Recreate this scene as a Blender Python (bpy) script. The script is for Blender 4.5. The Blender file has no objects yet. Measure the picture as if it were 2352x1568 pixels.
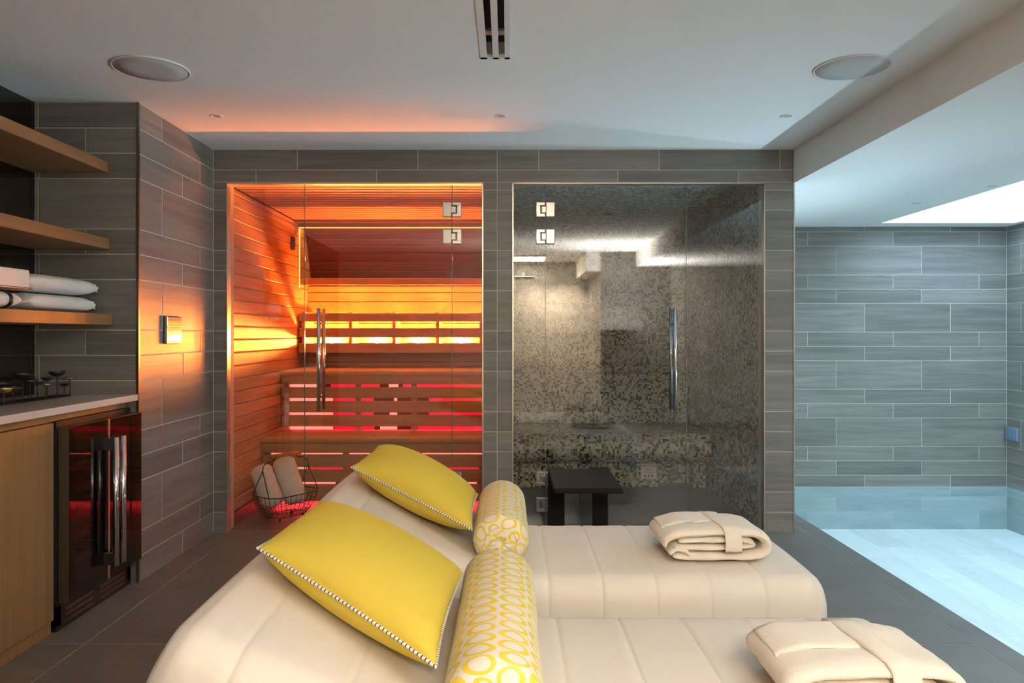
import bpy, math, random
from mathutils import Vector, noise as mnoise

R = math.radians
PI = math.pi
random.seed(7)
sc = bpy.context.scene
col = sc.collection

# ------------------------------------------------------------------ camera
F = 1700.0                       # focal length in pixels of the 2352 px frame
VX, VY = 1165.0, 768.0           # vanishing point of the depth lines
CAMZ = 1.1885
cam_d = bpy.data.cameras.new('camera')
cam_d.sensor_width = 36.0
cam_d.lens = 36.0 * F / 2352.0
cam_d.shift_x = (1176.0 - VX) / 2352.0
cam_d.shift_y = -(784.0 - VY) / 2352.0
cam_d.clip_start = 0.02
cam = bpy.data.objects.new('camera', cam_d)
cam.location = (0, 0, CAMZ)
cam.rotation_euler = (R(90), 0, 0)
col.objects.link(cam)
sc.camera = cam

# ------------------------------------------------------------------ view and sky
vs = sc.view_settings
vs.view_transform = 'Standard'
vs.look = 'None'
vs.gamma = 1.0
vs.use_curve_mapping = False
vs.exposure = 1.82

SKY = 3.75
w = bpy.data.worlds.new('overcast_sky')
sc.world = w
w.use_nodes = True
w.node_tree.nodes['Background'].inputs['Color'].default_value = (0.52, 0.79, 1.0, 1)
w.node_tree.nodes['Background'].inputs['Strength'].default_value = SKY

# the skylight opening over the pool lets the sky in (portal only guides the sampling)
SKX0, SKX1, SKY0, SKY1 = 3.06, 4.146, 2.55, 6.05
pl = bpy.data.lights.new('skylight_portal', 'AREA')
pl.shape = 'RECTANGLE'
pl.size = SKX1 - SKX0
pl.size_y = SKY1 - SKY0
pl.cycles.is_portal = True
po = bpy.data.objects.new('skylight_portal', pl)
po.location = ((SKX0 + SKX1) / 2, (SKY0 + SKY1) / 2, 2.60)
col.objects.link(po)

WARM = (1.0, 0.79, 0.55)
DOWN_FILL_W = 7.5       # added downlights over the loungers, fill from out of view
BULB_E = 3700.0      # sauna bulbs behind the backrest
LED_E = 30.0         # amber strips in the sauna
RED_E = 7.0         # red strips under the benches
ALC_FILL_W = 150.0        # added downlights in the shower alcove, brighten its tiles
SHOWER_E = 40.0     # light panel of the shower alcove
POOL_FILL_C = (.62, .86, 1.0)
COVE_FILL_W = 125.0      # added fill light beside the alcove, lifts the lounge ceiling
POOL_FILL_W = 80.0      # added underwater fill lamps, brighten the ceilings

# ------------------------------------------------------------------ geometry helpers
ORG = {}


class MB:
    """collects shapes (world coordinates) for one mesh"""

    def __init__(self):
        self.v, self.f, self.uv = [], [], {}

    def add(self, verts, faces):
        n = len(self.v)
        self.v += [tuple(p) for p in verts]
        self.f += [tuple(i + n for i in q) for q in faces]
        return self

    def box(self, x0, x1, y0, y1, z0, z1):
        if x0 > x1: x0, x1 = x1, x0
        if y0 > y1: y0, y1 = y1, y0
        if z0 > z1: z0, z1 = z1, z0
        v = [(x0, y0, z0), (x1, y0, z0), (x1, y1, z0), (x0, y1, z0),
             (x0, y0, z1), (x1, y0, z1), (x1, y1, z1), (x0, y1, z1)]
        return self.add(v, [(0, 3, 2, 1), (4, 5, 6, 7), (0, 1, 5, 4),
                            (1, 2, 6, 5), (2, 3, 7, 6), (3, 0, 4, 7)])

    def loft(self, rings, cap=True, closed=True):
        n = len(rings[0])
        v = [p for r in rings for p in r]
        f = []
        m = n if closed else n - 1
        for i in range(len(rings) - 1):
            for j in range(m):
                k = (j + 1) % n
                f.append((i * n + j, i * n + k, (i + 1) * n + k, (i + 1) * n + j))
        if cap:
            f.append(tuple(reversed(range(n))))
            f.append(tuple((len(rings) - 1) * n + j for j in range(n)))
        return self.add(v, f)

    def rbox(self, x0, x1, y0, y1, z0, z1, b=0.004, seg=2):
        """box with rounded edges (loft of rounded rectangles along z)"""
        rings = []
        b = min(b, (x1 - x0) / 2.01, (y1 - y0) / 2.01, (z1 - z0) / 2.01)
        hs = []
        for i in range(seg + 1):
            a = PI / 2 * i / seg
            hs.append((b * (1 - math.cos(PI / 2 - a)) * 1.0, z0 + b * (1 - math.cos(a))))
        prof = [(b - b * math.sin(PI / 2 * i / seg), z0 + b - b * math.cos(PI / 2 * i / seg)) for i in range(seg + 1)]
        prof += [(b - b * math.sin(PI / 2 * (seg - i) / seg), z1 - b + b * math.cos(PI / 2 * (seg - i) / seg)) for i in range(seg + 1)]
        for ins, z in prof:
            r = max(b - ins, 1e-5)
            ring = []
            for cx, cy, a0 in ((x1 - b, y0 + b, -90), (x1 - b, y1 - b, 0), (x0 + b, y1 - b, 90), (x0 + b, y0 + b, 180)):
                for k in range(seg + 1):
                    a = R(a0 + 90 * k / seg)
                    ring.append((cx + r * math.cos(a), cy + r * math.sin(a), z))
            rings.append(ring)
        return self.loft(rings)

    def tube(self, pts, r, n=8, closed=False):
        pts = [Vector(p) for p in pts]
        rings = []
        m = len(pts)
        up = None
        for i, p in enumerate(pts):
            if closed:
                d = pts[(i + 1) % m] - pts[(i - 1) % m]
            else:
                d = pts[min(i + 1, m - 1)] - pts[max(i - 1, 0)]
            d.normalize()
            if up is None:
                up = Vector((0, 0, 1)) if abs(d.z) < .9 else Vector((1, 0, 0))
            s = d.cross(up).normalized()
            up = s.cross(d).normalized()
            rr = r[i] if isinstance(r, (list, tuple)) else r
            rings.append([p + (s * math.cos(2 * PI * k / n) + up * math.sin(2 * PI * k / n)) * rr for k in range(n)])
        if closed:
            rings.append(rings[0])
        return self.loft(rings, cap=not closed)

    def lathe(self, cx, cy, prof, n=24, cap=True):
        rings = [[(cx + r * math.cos(2 * PI * k / n), cy + r * math.sin(2 * PI * k / n), z) for k in range(n)] for r, z in prof]
        return self.loft(rings, cap=cap)

    def disc_y(self, cx, cz, r, y0, y1, n=24):
        rings = [[(cx + r * math.cos(2 * PI * k / n), y, cz + r * math.sin(2 * PI * k / n)) for k in range(n)] for y in (y1, y0)]
        return self.loft(rings)

    def prism(self, poly, y0, y1):
        """poly in x,z extruded along y"""
        return self.loft([[(x, y1, z) for x, z in poly], [(x, y0, z) for x, z in poly]])


def obj(name, mb, mat, parent=None, smooth=False, origin=None):
    """one mesh object; vertices of mb are world coordinates"""
    if parent is not None:
        o0 = ORG.get(parent.name, Vector((0, 0, 0)))
        org = o0
    else:
        if origin is None:
            xs = [p[0] for p in mb.v]; ys = [p[1] for p in mb.v]; zs = [p[2] for p in mb.v]
            origin = ((min(xs) + max(xs)) / 2, (min(ys) + max(ys)) / 2, min(zs))
        org = Vector(origin)
    me = bpy.data.meshes.new(name)
    me.from_pydata([(p[0] - org[0], p[1] - org[1], p[2] - org[2]) for p in mb.v], [], mb.f)
    if mb.uv:
        ul = me.uv_layers.new(name='UVMap')
        for lp in me.loops:
            ul.data[lp.index].uv = mb.uv.get(lp.vertex_index, (0, 0))
    if smooth:
        for p in me.polygons:
            p.use_smooth = True
    me.materials.append(mat)
    me.update()
    o = bpy.data.objects.new(name, me)
    col.objects.link(o)
    if parent is not None:
        o.parent = parent
    else:
        o.location = org
    ORG[o.name] = Vector(org)
    return o


def thing(name, label, cat, loc, group=None):
    o = bpy.data.objects.new(name, None)
    o.empty_display_size = 0.05
    o.location = loc
    col.objects.link(o)
    ORG[o.name] = Vector(loc)
    return tag(o, label, cat, group)


def tag(o, label, cat, group=None):
    o['label'] = label
    o['category'] = cat
    if group:
        o['group'] = group
    return o


def struct(name, mb, mat, label=None, smooth=False):
    o = obj(name, mb, mat, smooth=smooth)
    o['kind'] = 'structure'
    if label:
        o['label'] = label
    return o


def P(px, py, y):
    """point at depth y seen at a pixel of the photograph"""
    return Vector(((px - VX) * y / F, y, CAMZ - (py - VY) * y / F))


# ------------------------------------------------------------------ materials
def new_mat(name):
    m = bpy.data.materials.new(name)
    m.use_nodes = True
    nt = m.node_tree
    b = nt.nodes['Principled BSDF']
    return m, nt, b


def nd(nt, typ, **kw):
    n = nt.nodes.new(typ)
    for k, v in kw.items():
        setattr(n, k, v)
    return n


def plain(name, c, rough=0.5, metal=0.0, spec=0.5, bump=None):
    m, nt, b = new_mat(name)
    b.inputs['Base Color'].default_value = (*c, 1)
    b.inputs['Roughness'].default_value = rough
    b.inputs['Metallic'].default_value = metal
    b.inputs['Specular IOR Level'].default_value = spec
    if bump:
        tc = nd(nt, 'ShaderNodeTexCoord')
        nz = nd(nt, 'ShaderNodeTexNoise')
        nz.inputs['Scale'].default_value = bump[0]
        nz.inputs['Detail'].default_value = 4
        bp = nd(nt, 'ShaderNodeBump')
        bp.inputs['Strength'].default_value = bump[1]
        bp.inputs['Distance'].default_value = bump[2]
        nt.links.new(tc.outputs['Object'], nz.inputs['Vector'])
        nt.links.new(nz.outputs['Fac'], bp.inputs['Height'])
        nt.links.new(bp.outputs['Normal'], b.inputs['Normal'])
    return m


def streaky(name, c0, c1, scale=(1.2, 14, 14), var=0.25, rough=0.45, spec=0.4, detail=6.0, fine=None, bump=0.0, lo=.3, hi=.7):
    """stone or wood drawn out along local x; each object gets its own shade"""
    m, nt, b = new_mat(name)
    L = nt.links
    tc = nd(nt, 'ShaderNodeTexCoord')
    oi = nd(nt, 'ShaderNodeObjectInfo')
    off = nd(nt, 'ShaderNodeMath', operation='MULTIPLY'); off.inputs[1].default_value = 37.0
    L.new(oi.outputs['Random'], off.inputs[0])
    cb = nd(nt, 'ShaderNodeCombineXYZ')
    for i in range(3): L.new(off.outputs[0], cb.inputs[i])
    ad = nd(nt, 'ShaderNodeVectorMath', operation='ADD')
    L.new(tc.outputs['Object'], ad.inputs[0]); L.new(cb.outputs[0], ad.inputs[1])
    mp = nd(nt, 'ShaderNodeMapping')
    mp.inputs['Scale'].default_value = scale
    L.new(ad.outputs[0], mp.inputs['Vector'])
    n1 = nd(nt, 'ShaderNodeTexNoise')
    n1.inputs['Scale'].default_value = 1.0; n1.inputs['Detail'].default_value = detail
    n1.inputs['Roughness'].default_value = .62; n1.inputs['Distortion'].default_value = .6
    L.new(mp.outputs[0], n1.inputs['Vector'])
    cr = nd(nt, 'ShaderNodeValToRGB')
    cr.color_ramp.elements[0].position = lo; cr.color_ramp.elements[0].color = (*c0, 1)
    cr.color_ramp.elements[1].position = hi; cr.color_ramp.elements[1].color = (*c1, 1)
    L.new(n1.outputs['Fac'], cr.inputs['Fac'])
    mr = nd(nt, 'ShaderNodeMapRange')
    mr.inputs['To Min'].default_value = 1 - var; mr.inputs['To Max'].default_value = 1 + var
    L.new(oi.outputs['Random'], mr.inputs['Value'])
    mu = nd(nt, 'ShaderNodeVectorMath', operation='SCALE')
    L.new(cr.outputs['Color'], mu.inputs[0]); L.new(mr.outputs[0], mu.inputs['Scale'])
    L.new(mu.outputs[0], b.inputs['Base Color'])
    b.inputs['Roughness'].default_value = rough
    b.inputs['Specular IOR Level'].default_value = spec
    if bump:
        bp = nd(nt, 'ShaderNodeBump'); bp.inputs['Strength'].default_value = bump; bp.inputs['Distance'].default_value = .002
        L.new(n1.outputs['Fac'], bp.inputs['Height']); L.new(bp.outputs['Normal'], b.inputs['Normal'])
    return m


def emit(name, c, s):
    m = bpy.data.materials.new(name)
    m.use_nodes = True
    nt = m.node_tree
    nt.nodes.clear()
    e = nd(nt, 'ShaderNodeEmission')
    e.inputs['Color'].default_value = (*c, 1)
    e.inputs['Strength'].default_value = s
    o = nd(nt, 'ShaderNodeOutputMaterial')
    nt.links.new(e.outputs[0], o.inputs['Surface'])
    return m


def glassy(name, tint, f0, rough=0.0, bump=None, edge_boost=1.0):
    """clear sheet: Schlick mix of straight transmission and mirror reflection"""
    m = bpy.data.materials.new(name)
    m.use_nodes = True
    nt = m.node_tree
    L = nt.links
    nt.nodes.clear()
    lw = nd(nt, 'ShaderNodeLayerWeight'); lw.inputs['Blend'].default_value = .5
    pw = nd(nt, 'ShaderNodeMath', operation='POWER'); pw.inputs[1].default_value = 5
    L.new(lw.outputs['Facing'], pw.inputs[0])
    ma = nd(nt, 'ShaderNodeMath', operation='MULTIPLY_ADD')
    ma.inputs[1].default_value = (1 - f0) * edge_boost; ma.inputs[2].default_value = f0
    L.new(pw.outputs[0], ma.inputs[0])
    tr = nd(nt, 'ShaderNodeBsdfTransparent'); tr.inputs['Color'].default_value = (*tint, 1)
    gl = nd(nt, 'ShaderNodeBsdfGlossy'); gl.inputs['Roughness'].default_value = rough
    mx = nd(nt, 'ShaderNodeMixShader')
    L.new(ma.outputs[0], mx.inputs[0]); L.new(tr.outputs[0], mx.inputs[1]); L.new(gl.outputs[0], mx.inputs[2])
    if bump:
        tc = nd(nt, 'ShaderNodeTexCoord')
        nz = nd(nt, 'ShaderNodeTexNoise'); nz.inputs['Scale'].default_value = bump[0]
        bp = nd(nt, 'ShaderNodeBump'); bp.inputs['Strength'].default_value = bump[1]; bp.inputs['Distance'].default_value = .01
        L.new(tc.outputs['Object'], nz.inputs['Vector']); L.new(nz.outputs['Fac'], bp.inputs['Height'])
        L.new(bp.outputs['Normal'], gl.inputs['Normal']); L.new(bp.outputs['Normal'], lw.inputs['Normal'])
    o = nd(nt, 'ShaderNodeOutputMaterial')
    L.new(mx.outputs[0], o.inputs['Surface'])
    return m


def mosaic(name, size=0.0165):
    m, nt, b = new_mat(name)
    L = nt.links
    tc = nd(nt, 'ShaderNodeTexCoord')
    ge = nd(nt, 'ShaderNodeNewGeometry')
    # position on a grid; pushed a hair along the normal so flat faces fall inside one layer
    nv = nd(nt, 'ShaderNodeVectorMath', operation='SCALE'); nv.inputs['Scale'].default_value = -size * .35
    L.new(ge.outputs['Normal'], nv.inputs[0])
    ad = nd(nt, 'ShaderNodeVectorMath', operation='ADD')
    L.new(ge.outputs['Position'], ad.inputs[0]); L.new(nv.outputs[0], ad.inputs[1])
    sv = nd(nt, 'ShaderNodeVectorMath', operation='SCALE'); sv.inputs['Scale'].default_value = 1 / size
    L.new(ad.outputs[0], sv.inputs[0])
    fl = nd(nt, 'ShaderNodeVectorMath', operation='FLOOR'); L.new(sv.outputs[0], fl.inputs[0])
    wn = nd(nt, 'ShaderNodeTexWhiteNoise', noise_dimensions='3D'); L.new(fl.outputs[0], wn.inputs['Vector'])
    cr = nd(nt, 'ShaderNodeValToRGB'); cr.color_ramp.interpolation = 'CONSTANT'
    els = [(0, (.020, .018, .013)), (.13, (.070, .064, .042)), (.22, (.22, .20, .14)), (.36, (.46, .425, .31)), (.62, (.58, .545, .41)), (.85, (.66, .63, .49))]
    for i, (p, c) in enumerate(els):
        e = cr.color_ramp.elements[i] if i < 2 else cr.color_ramp.elements.new(p)
        e.position = p; e.color = (*c, 1)
    L.new(wn.outputs['Value'], cr.inputs['Fac'])
    # joints
    fr = nd(nt, 'ShaderNodeVectorMath', operation='FRACTION'); L.new(sv.outputs[0], fr.inputs[0])
    hs = nd(nt, 'ShaderNodeVectorMath', operation='SUBTRACT'); hs.inputs[1].default_value = (.5, .5, .5); L.new(fr.outputs[0], hs.inputs[0])
    ab = nd(nt, 'ShaderNodeVectorMath', operation='ABSOLUTE'); L.new(hs.outputs[0], ab.inputs[0])
    an = nd(nt, 'ShaderNodeVectorMath', operation='ABSOLUTE'); L.new(ge.outputs['Normal'], an.inputs[0])
    iv = nd(nt, 'ShaderNodeVectorMath', operation='SUBTRACT'); iv.inputs[0].default_value = (1, 1, 1); L.new(an.outputs[0], iv.inputs[1])
    mm = nd(nt, 'ShaderNodeVectorMath', operation='MULTIPLY'); L.new(ab.outputs[0], mm.inputs[0]); L.new(iv.outputs[0], mm.inputs[1])
    sx = nd(nt, 'ShaderNodeSeparateXYZ'); L.new(mm.outputs[0], sx.inputs[0])
    m1 = nd(nt, 'ShaderNodeMath', operation='MAXIMUM'); L.new(sx.outputs[0], m1.inputs[0]); L.new(sx.outputs[1], m1.inputs[1])
    m2 = nd(nt, 'ShaderNodeMath', operation='MAXIMUM'); L.new(m1.outputs[0], m2.inputs[0]); L.new(sx.outputs[2], m2.inputs[1])
    gt = nd(nt, 'ShaderNodeMath', operation='GREATER_THAN'); gt.inputs[1].default_value = .455; L.new(m2.outputs[0], gt.inputs[0])
    mx = nd(nt, 'ShaderNodeMix', data_type='RGBA')
    L.new(gt.outputs[0], mx.inputs['Factor']); L.new(cr.outputs['Color'], mx.inputs['A'])
    mx.inputs['B'].default_value = (.30, .28, .21, 1)
    L.new(mx.outputs['Result'], b.inputs['Base Color'])
    b.inputs['Roughness'].default_value = .18
    b.inputs['Specular IOR Level'].default_value = .5
    rr = nd(nt, 'ShaderNodeMapRange'); rr.inputs['To Min'].default_value = .12; rr.inputs['To Max'].default_value = .4
    L.new(wn.outputs['Value'], rr.inputs['Value']); L.new(rr.outputs[0], b.inputs['Roughness'])
    return m


M = {}
M['tile'] = streaky('grey_stone_tile', (.148, .139, .126), (.288, .276, .254), (1.3, 22, 22), .13, .42, .35, lo=.22, hi=.78)
M['grout'] = plain('pale_grout', (.60, .57, .51), .9)
M['floor_tile'] = streaky('grey_floor_tile', (.150, .140, .128), (.185, .175, .160), (1.2, 5, 5), .06, .38, .4)
M['floor_grout'] = plain('floor_grout', (.42, .38, .33), .9)
M['plaster'] = plain('white_ceiling_paint', (.87, .87, .86), .9, spec=.2)
M['white_trim'] = plain('white_metal_trim', (.78, .78, .77), .5)
M['steel'] = plain('brushed_steel', (.62, .61, .59), .30, 1.0)
M['chrome'] = plain('polished_chrome', (.80, .80, .80), .07, 1.0)
M['dark_steel'] = plain('dark_steel', (.20, .19, .18), .33, 1.0)
M['trim_metal'] = plain('satin_edge_trim', (.66, .62, .56), .3, 1.0)
M['pool_tile'] = streaky('pale_pool_tile', (.80, .81, .80), (.92, .91, .90), (1.6, 14, 14), .08, .5, .3)
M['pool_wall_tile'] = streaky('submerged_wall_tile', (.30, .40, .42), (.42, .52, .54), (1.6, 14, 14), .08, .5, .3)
M['water'] = glassy('pool_water', (.95, .99, 1.0), .02, .02, (1.3, .03), edge_boost=.55)
M['glass'] = glassy('clear_glass', (.97, .985, .98), .11)
M['glass_edge'] = plain('glass_edge', (.16, .20, .19), .15)
M['cedar'] = streaky('sauna_cedar', (.40, .185, .070), (.60, .31, .125), (1.5, 26, 26), .14, .5, .3, detail=5)
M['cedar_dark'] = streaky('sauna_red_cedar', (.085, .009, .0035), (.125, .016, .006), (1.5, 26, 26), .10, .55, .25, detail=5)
M['bench_wood'] = streaky('bench_alder', (.40, .215, .095), (.52, .30, .14), (1.5, 22, 22), .08, .5, .3)
M['groove'] = plain('dark_wood_backing', (.10, .035, .012), .9)
M['oak'] = streaky('warm_oak_veneer', (.30, .175, .07), (.40, .24, .10), (30, 30, 1.3), .05, .45, .35)
M['oak_h'] = streaky('warm_oak_shelf', (.26, .13, .055), (.34, .175, .075), (26, 1.3, 26), .05, .5, .35)
M['counter'] = plain('white_composite_worktop', (.72, .69, .66), .12, spec=.6)
M['mirror'] = plain('smoked_mirror', (.13, .12, .105), .02, 1.0)
M['black'] = plain('black_lacquer', (.012, .011, .010), .35)
M['black_gap'] = plain('black_void', (.006, .006, .006), .9)
M['stool'] = plain('black_stained_wood', (.013, .010, .009), .6, spec=.18, bump=(60, .15, .002))
M['wire'] = plain('blackened_wire', (.035, .024, .018), .4, .8)
M['terry'] = plain('white_terry', (.80, .77, .72), .95, spec=.1, bump=(260, .5, .004))
M['robe'] = plain('cream_terry', (.82, .75, .65), .95, spec=.1, bump=(240, .55, .004))
M['linen'] = plain('ivory_upholstery', (.76, .69, .61), .75, spec=.25, bump=(9, .10, .01))
M['yellow'] = plain('yellow_cotton', (.73, .55, .08), .85, spec=.15, bump=(420, .12, .002))
M['mosaic'] = mosaic('glass_mosaic')
M['fridge_glass'] = glassy('smoked_fridge_glass', (.42, .38, .36), .065)
M['fridge_black'] = plain('black_stainless', (.016, .012, .011), .3, .0)
M['fridge_in'] = plain('fridge_liner', (.02, .018, .016), .6)
M['rack'] = plain('rack_beech', (.34, .22, .12), .5)
M['amber'] = emit('amber_strip', (1.0, .42, .09), .75)
M['amber_mid'] = emit('amber_strip_mid', (1.0, .50, .12), LED_E * .5)
M['amber_hot'] = emit('amber_strip_hot', (1.0, .50, .13), LED_E * .6)
M['bulb'] = emit('warm_bulb', (1.0, .25, .035), BULB_E)
M['red'] = emit('red_led', (1.0, .006, .035), .36)
M['pink'] = emit('red_led_hot', (1.0, .14, .11), .85)
M['red_lamp'] = emit('red_led_lamp', (1.0, .03, .04), RED_E)
M['shower_light'] = emit('shower_panel', (1.0, .83, .60), SHOWER_E)
M['sign'] = plain('sign_plate', (.78, .70, .62), .5)
M['ink'] = plain('sign_ink', (.05, .022, .018), .6)
M['speaker'] = plain('speaker_grille', (.60, .59, .58), .9, bump=(900, .6, .002))
M['lamp_lens'] = plain('downlight_lens', (.55, .52, .46), .3)
M['brass_in'] = plain('gilded_bowl', (.62, .45, .16), .25, 1.0)
M['candle'] = plain('candle_wax', (.70, .68, .64), .5)
M['blue_box'] = plain('blue_grey_plastic', (.16, .22, .30), .5)
M['drain'] = plain('drain_steel', (.28, .26, .22), .35, .9)
M['vent_black'] = plain('vent_dark', (.035, .028, .022), .6)


def piping_mat():
    m, nt, b = new_mat('striped_piping')
    L = nt.links
    uv = nd(nt, 'ShaderNodeUVMap')
    sx = nd(nt, 'ShaderNodeSeparateXYZ'); L.new(uv.outputs[0], sx.inputs[0])
    fr = nd(nt, 'ShaderNodeMath', operation='FRACT'); L.new(sx.outputs[0], fr.inputs[0])
    gt = nd(nt, 'ShaderNodeMath', operation='GREATER_THAN'); gt.inputs[1].default_value = .74; L.new(fr.outputs[0], gt.inputs[0])
    mx = nd(nt, 'ShaderNodeMix', data_type='RGBA'); L.new(gt.outputs[0], mx.inputs['Factor'])
    mx.inputs['A'].default_value = (.80, .77, .70, 1); mx.inputs['B'].default_value = (.04, .035, .03, 1)
    L.new(mx.outputs['Result'], b.inputs['Base Color'])
    b.inputs['Roughness'].default_value = .8
    return m


def rings_mat():
    """cream cloth printed with loose yellow rings; uv in metres"""
    m, nt, b = new_mat('ring_print_cotton')
    L = nt.links
    uv = nd(nt, 'ShaderNodeUVMap')
    nz = nd(nt, 'ShaderNodeTexNoise'); nz.inputs['Scale'].default_value = 26; nz.inputs['Detail'].default_value = 1
    L.new(uv.outputs[0], nz.inputs['Vector'])
    ns = nd(nt, 'ShaderNodeVectorMath', operation='SUBTRACT'); ns.inputs[1].default_value = (.5, .5, .5); L.new(nz.outputs['Color'], ns.inputs[0])
    nk = nd(nt, 'ShaderNodeVectorMath', operation='SCALE'); nk.inputs['Scale'].default_value = .010; L.new(ns.outputs[0], nk.inputs[0])
    ad = nd(nt, 'ShaderNodeVectorMath', operation='ADD'); L.new(uv.outputs[0], ad.inputs[0]); L.new(nk.outputs[0], ad.inputs[1])
    sx = nd(nt, 'ShaderNodeSeparateXYZ'); L.new(ad.outputs[0], sx.inputs[0])

    def math_(op, a, bb=None, c=None):
        n = nd(nt, 'ShaderNodeMath', operation=op)
        for i, q in enumerate((a, bb, c)):
            if q is None: continue
            if isinstance(q, (int, float)): n.inputs[i].default_value = q
            else: L.new(q, n.inputs[i])
        return n.outputs[0]
    CU, CV = .0707, .050
    u = math_('DIVIDE', sx.outputs[0], CU)
    iu = math_('FLOOR', u)
    fu = math_('SUBTRACT', math_('FRACT', u), .5)
    sh = math_('MULTIPLY', math_('MODULO', iu, 2), .5)
    v = math_('ADD', math_('DIVIDE', sx.outputs[1], CV), sh)
    fv = math_('SUBTRACT', math_('FRACT', v), .5)
    iv = math_('FLOOR', v)
    cb = nd(nt, 'ShaderNodeCombineXYZ'); L.new(iu, cb.inputs[0]); L.new(iv, cb.inputs[1])
    wn = nd(nt, 'ShaderNodeTexWhiteNoise', noise_dimensions='3D'); L.new(cb.outputs[0], wn.inputs['Vector'])
    sk = math_('MULTIPLY', math_('SUBTRACT', math_('MODULO', iu, 2), .35), .5)
    fv2 = math_('ADD', fv, math_('MULTIPLY', fu, sk))
    do = math_('SQRT', math_('ADD', math_('POWER', math_('DIVIDE', fu, .47), 2), math_('POWER', math_('DIVIDE', fv2, .47), 2)))
    ox = math_('MULTIPLY', math_('SUBTRACT', wn.outputs['Value'], .5), .10)
    di = math_('SQRT', math_('ADD', math_('POWER', math_('DIVIDE', math_('ADD', fu, ox), .30), 2), math_('POWER', math_('DIVIDE', fv2, .33), 2)))
    ring = math_('MULTIPLY', math_('LESS_THAN', do, 1.0), math_('GREATER_THAN', di, 1.0))
    mx = nd(nt, 'ShaderNodeMix', data_type='RGBA'); L.new(ring, mx.inputs['Factor'])
    mx.inputs['A'].default_value = (.80, .73, .62, 1); mx.inputs['B'].default_value = (.82, .62, .085, 1)
    L.new(mx.outputs['Result'], b.inputs['Base Color'])
    b.inputs['Roughness'].default_value = .85
    b.inputs['Specular IOR Level'].default_value = .15
    return m


M['piping'] = piping_mat()
M['rings'] = rings_mat()

# ------------------------------------------------------------------ tiles
TILE_T = .0022
tile_cache = {}


def tile_mesh(name, wd, h, mat, t=TILE_T):
    k = (name, round(wd, 4), round(h, 4), mat.name, t)
    if k in tile_cache:
        return tile_cache[k]
    c = .0008
    x, z = wd / 2, h / 2
    v = [(-x, 0, -z), (x, 0, -z), (x, 0, z), (-x, 0, z),
         (-x, -t + c, -z), (x, -t + c, -z), (x, -t + c, z), (-x, -t + c, z),
         (-x + c, -t, -z + c), (x - c, -t, -z + c), (x - c, -t, z - c), (-x + c, -t, z - c)]
    f = [(8, 9, 10, 11)]
    for i in range(4):
        j = (i + 1) % 4
        f += [(i, j, j + 4, i + 4), (i + 4, j + 4, j + 8, i + 8)]
    me = bpy.data.meshes.new(name)
    me.from_pydata(v, [], f)
    me.materials.append(mat)
    tile_cache[k] = me
    return me


def put_tile(name, parent, centre, wd, h, mat, rotz=0.0, rotx=0.0, t=TILE_T):
    me = tile_mesh(name, wd, h, mat, t)
    o = bpy.data.objects.new(name, me)
    col.objects.link(o)
    o.parent = parent
    p = ORG[parent.name]
    o.location = (centre[0] - p[0], centre[1] - p[1], centre[2] - p[2])
    o.rotation_euler = (rotx, 0, rotz)
    ORG[o.name] = Vector(centre)
    return o


G = .0050          # joint width
U = .121
ROWS = [(0, U), (U, 2 * U), (2 * U, 4 * U), (4 * U, 5 * U), (5 * U, 6 * U), (6 * U, 8 * U), (8 * U, 9 * U), (9 * U, 10 * U),
        (10 * U, 12 * U), (12 * U, 13 * U), (13 * U, 14 * U), (14 * U, 16 * U), (16 * U, 17 * U), (17 * U, 18 * U), (18 * U, 2.30)]
TL = .7255


def tile_row(parent, axis, plane, sign, u0, u1, z0, z1, joints, mat=None, name='tile', gv=G):
    """tiles of one row between u0 and u1; axis 'x' wall faces sign*y, axis 'y' wall faces sign*x"""
    mat = mat or M['tile']
    cuts = [u0] + sorted(j for j in joints if u0 + .012 < j < u1 - .012) + [u1]
    for a, b in zip(cuts[:-1], cuts[1:]):
        wd = b - a - gv
        h = z1 - z0 - G
        if wd < .004 or h < .004:
            continue
        c = (a + b) / 2
        zc = (z0 + z1) / 2
        if axis == 'x':
            put_tile(name, parent, (c, plane - sign * TILE_T, zc), wd, h, mat, 0 if sign < 0 else PI)
        else:
            put_tile(name, parent, (plane - sign * TILE_T, c, zc), wd, h, mat, PI / 2 if sign > 0 else -PI / 2)


def seq(start, lo, hi, step=TL):
    out = []
    k = math.ceil((lo - start) / step)
    while start + k * step < hi:
        out.append(start + k * step)
        k += 1
    return out


# ------------------------------------------------------------------ room shell
CEIL, LOW = 2.30, 2.10
YB = 4.45
XBL, XBR = -1.767, 1.725           # ends of the tiled cabin front
XS0, XS1 = -1.688, -.144           # sauna opening
XT0, XT1 = .031, 1.550             # steam room opening
HEAD = 2.10
t = TILE_T

# floor slab and its large tiles
YPN = 2.50
TF = .0012
fb = MB().box(-2.6, 1.913, -2.6, 6.75, -.20, -TF).box(1.913, 4.30, -2.6, YPN, -.20, -TF)
floor = struct('floor', fb, M['floor_grout'], 'dark grey large-format tiled floor')


def floor_tile(x0, x1, y0, y1):
    put_tile('floor_tile', floor, ((x0 + x1) / 2, (y0 + y1) / 2, -TF), x1 - x0 - .004, y1 - y0 - .004, M['floor_tile'], 0, -PI / 2, TF)


fx = [-2.6, -1.624, -.424, .776, 1.80]
fy = [-2.6] + [2.846 + .604 * k for k in range(-8, 7)] + [6.75]
for a, b in zip(fx[:-1], fx[1:]):
    for c, d in zip(fy[:-1], fy[1:]):
        if d - c > .02:
            floor_tile(a, b, c, d)
for c, d in zip(fy[:-1:2], fy[2::2]):
    put_tile('coping_stone', floor, ((1.80 + 1.913) / 2, (c + d) / 2, -TF), .109, d - c - .004, M['floor_tile'], 0, -PI / 2, TF)

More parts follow.
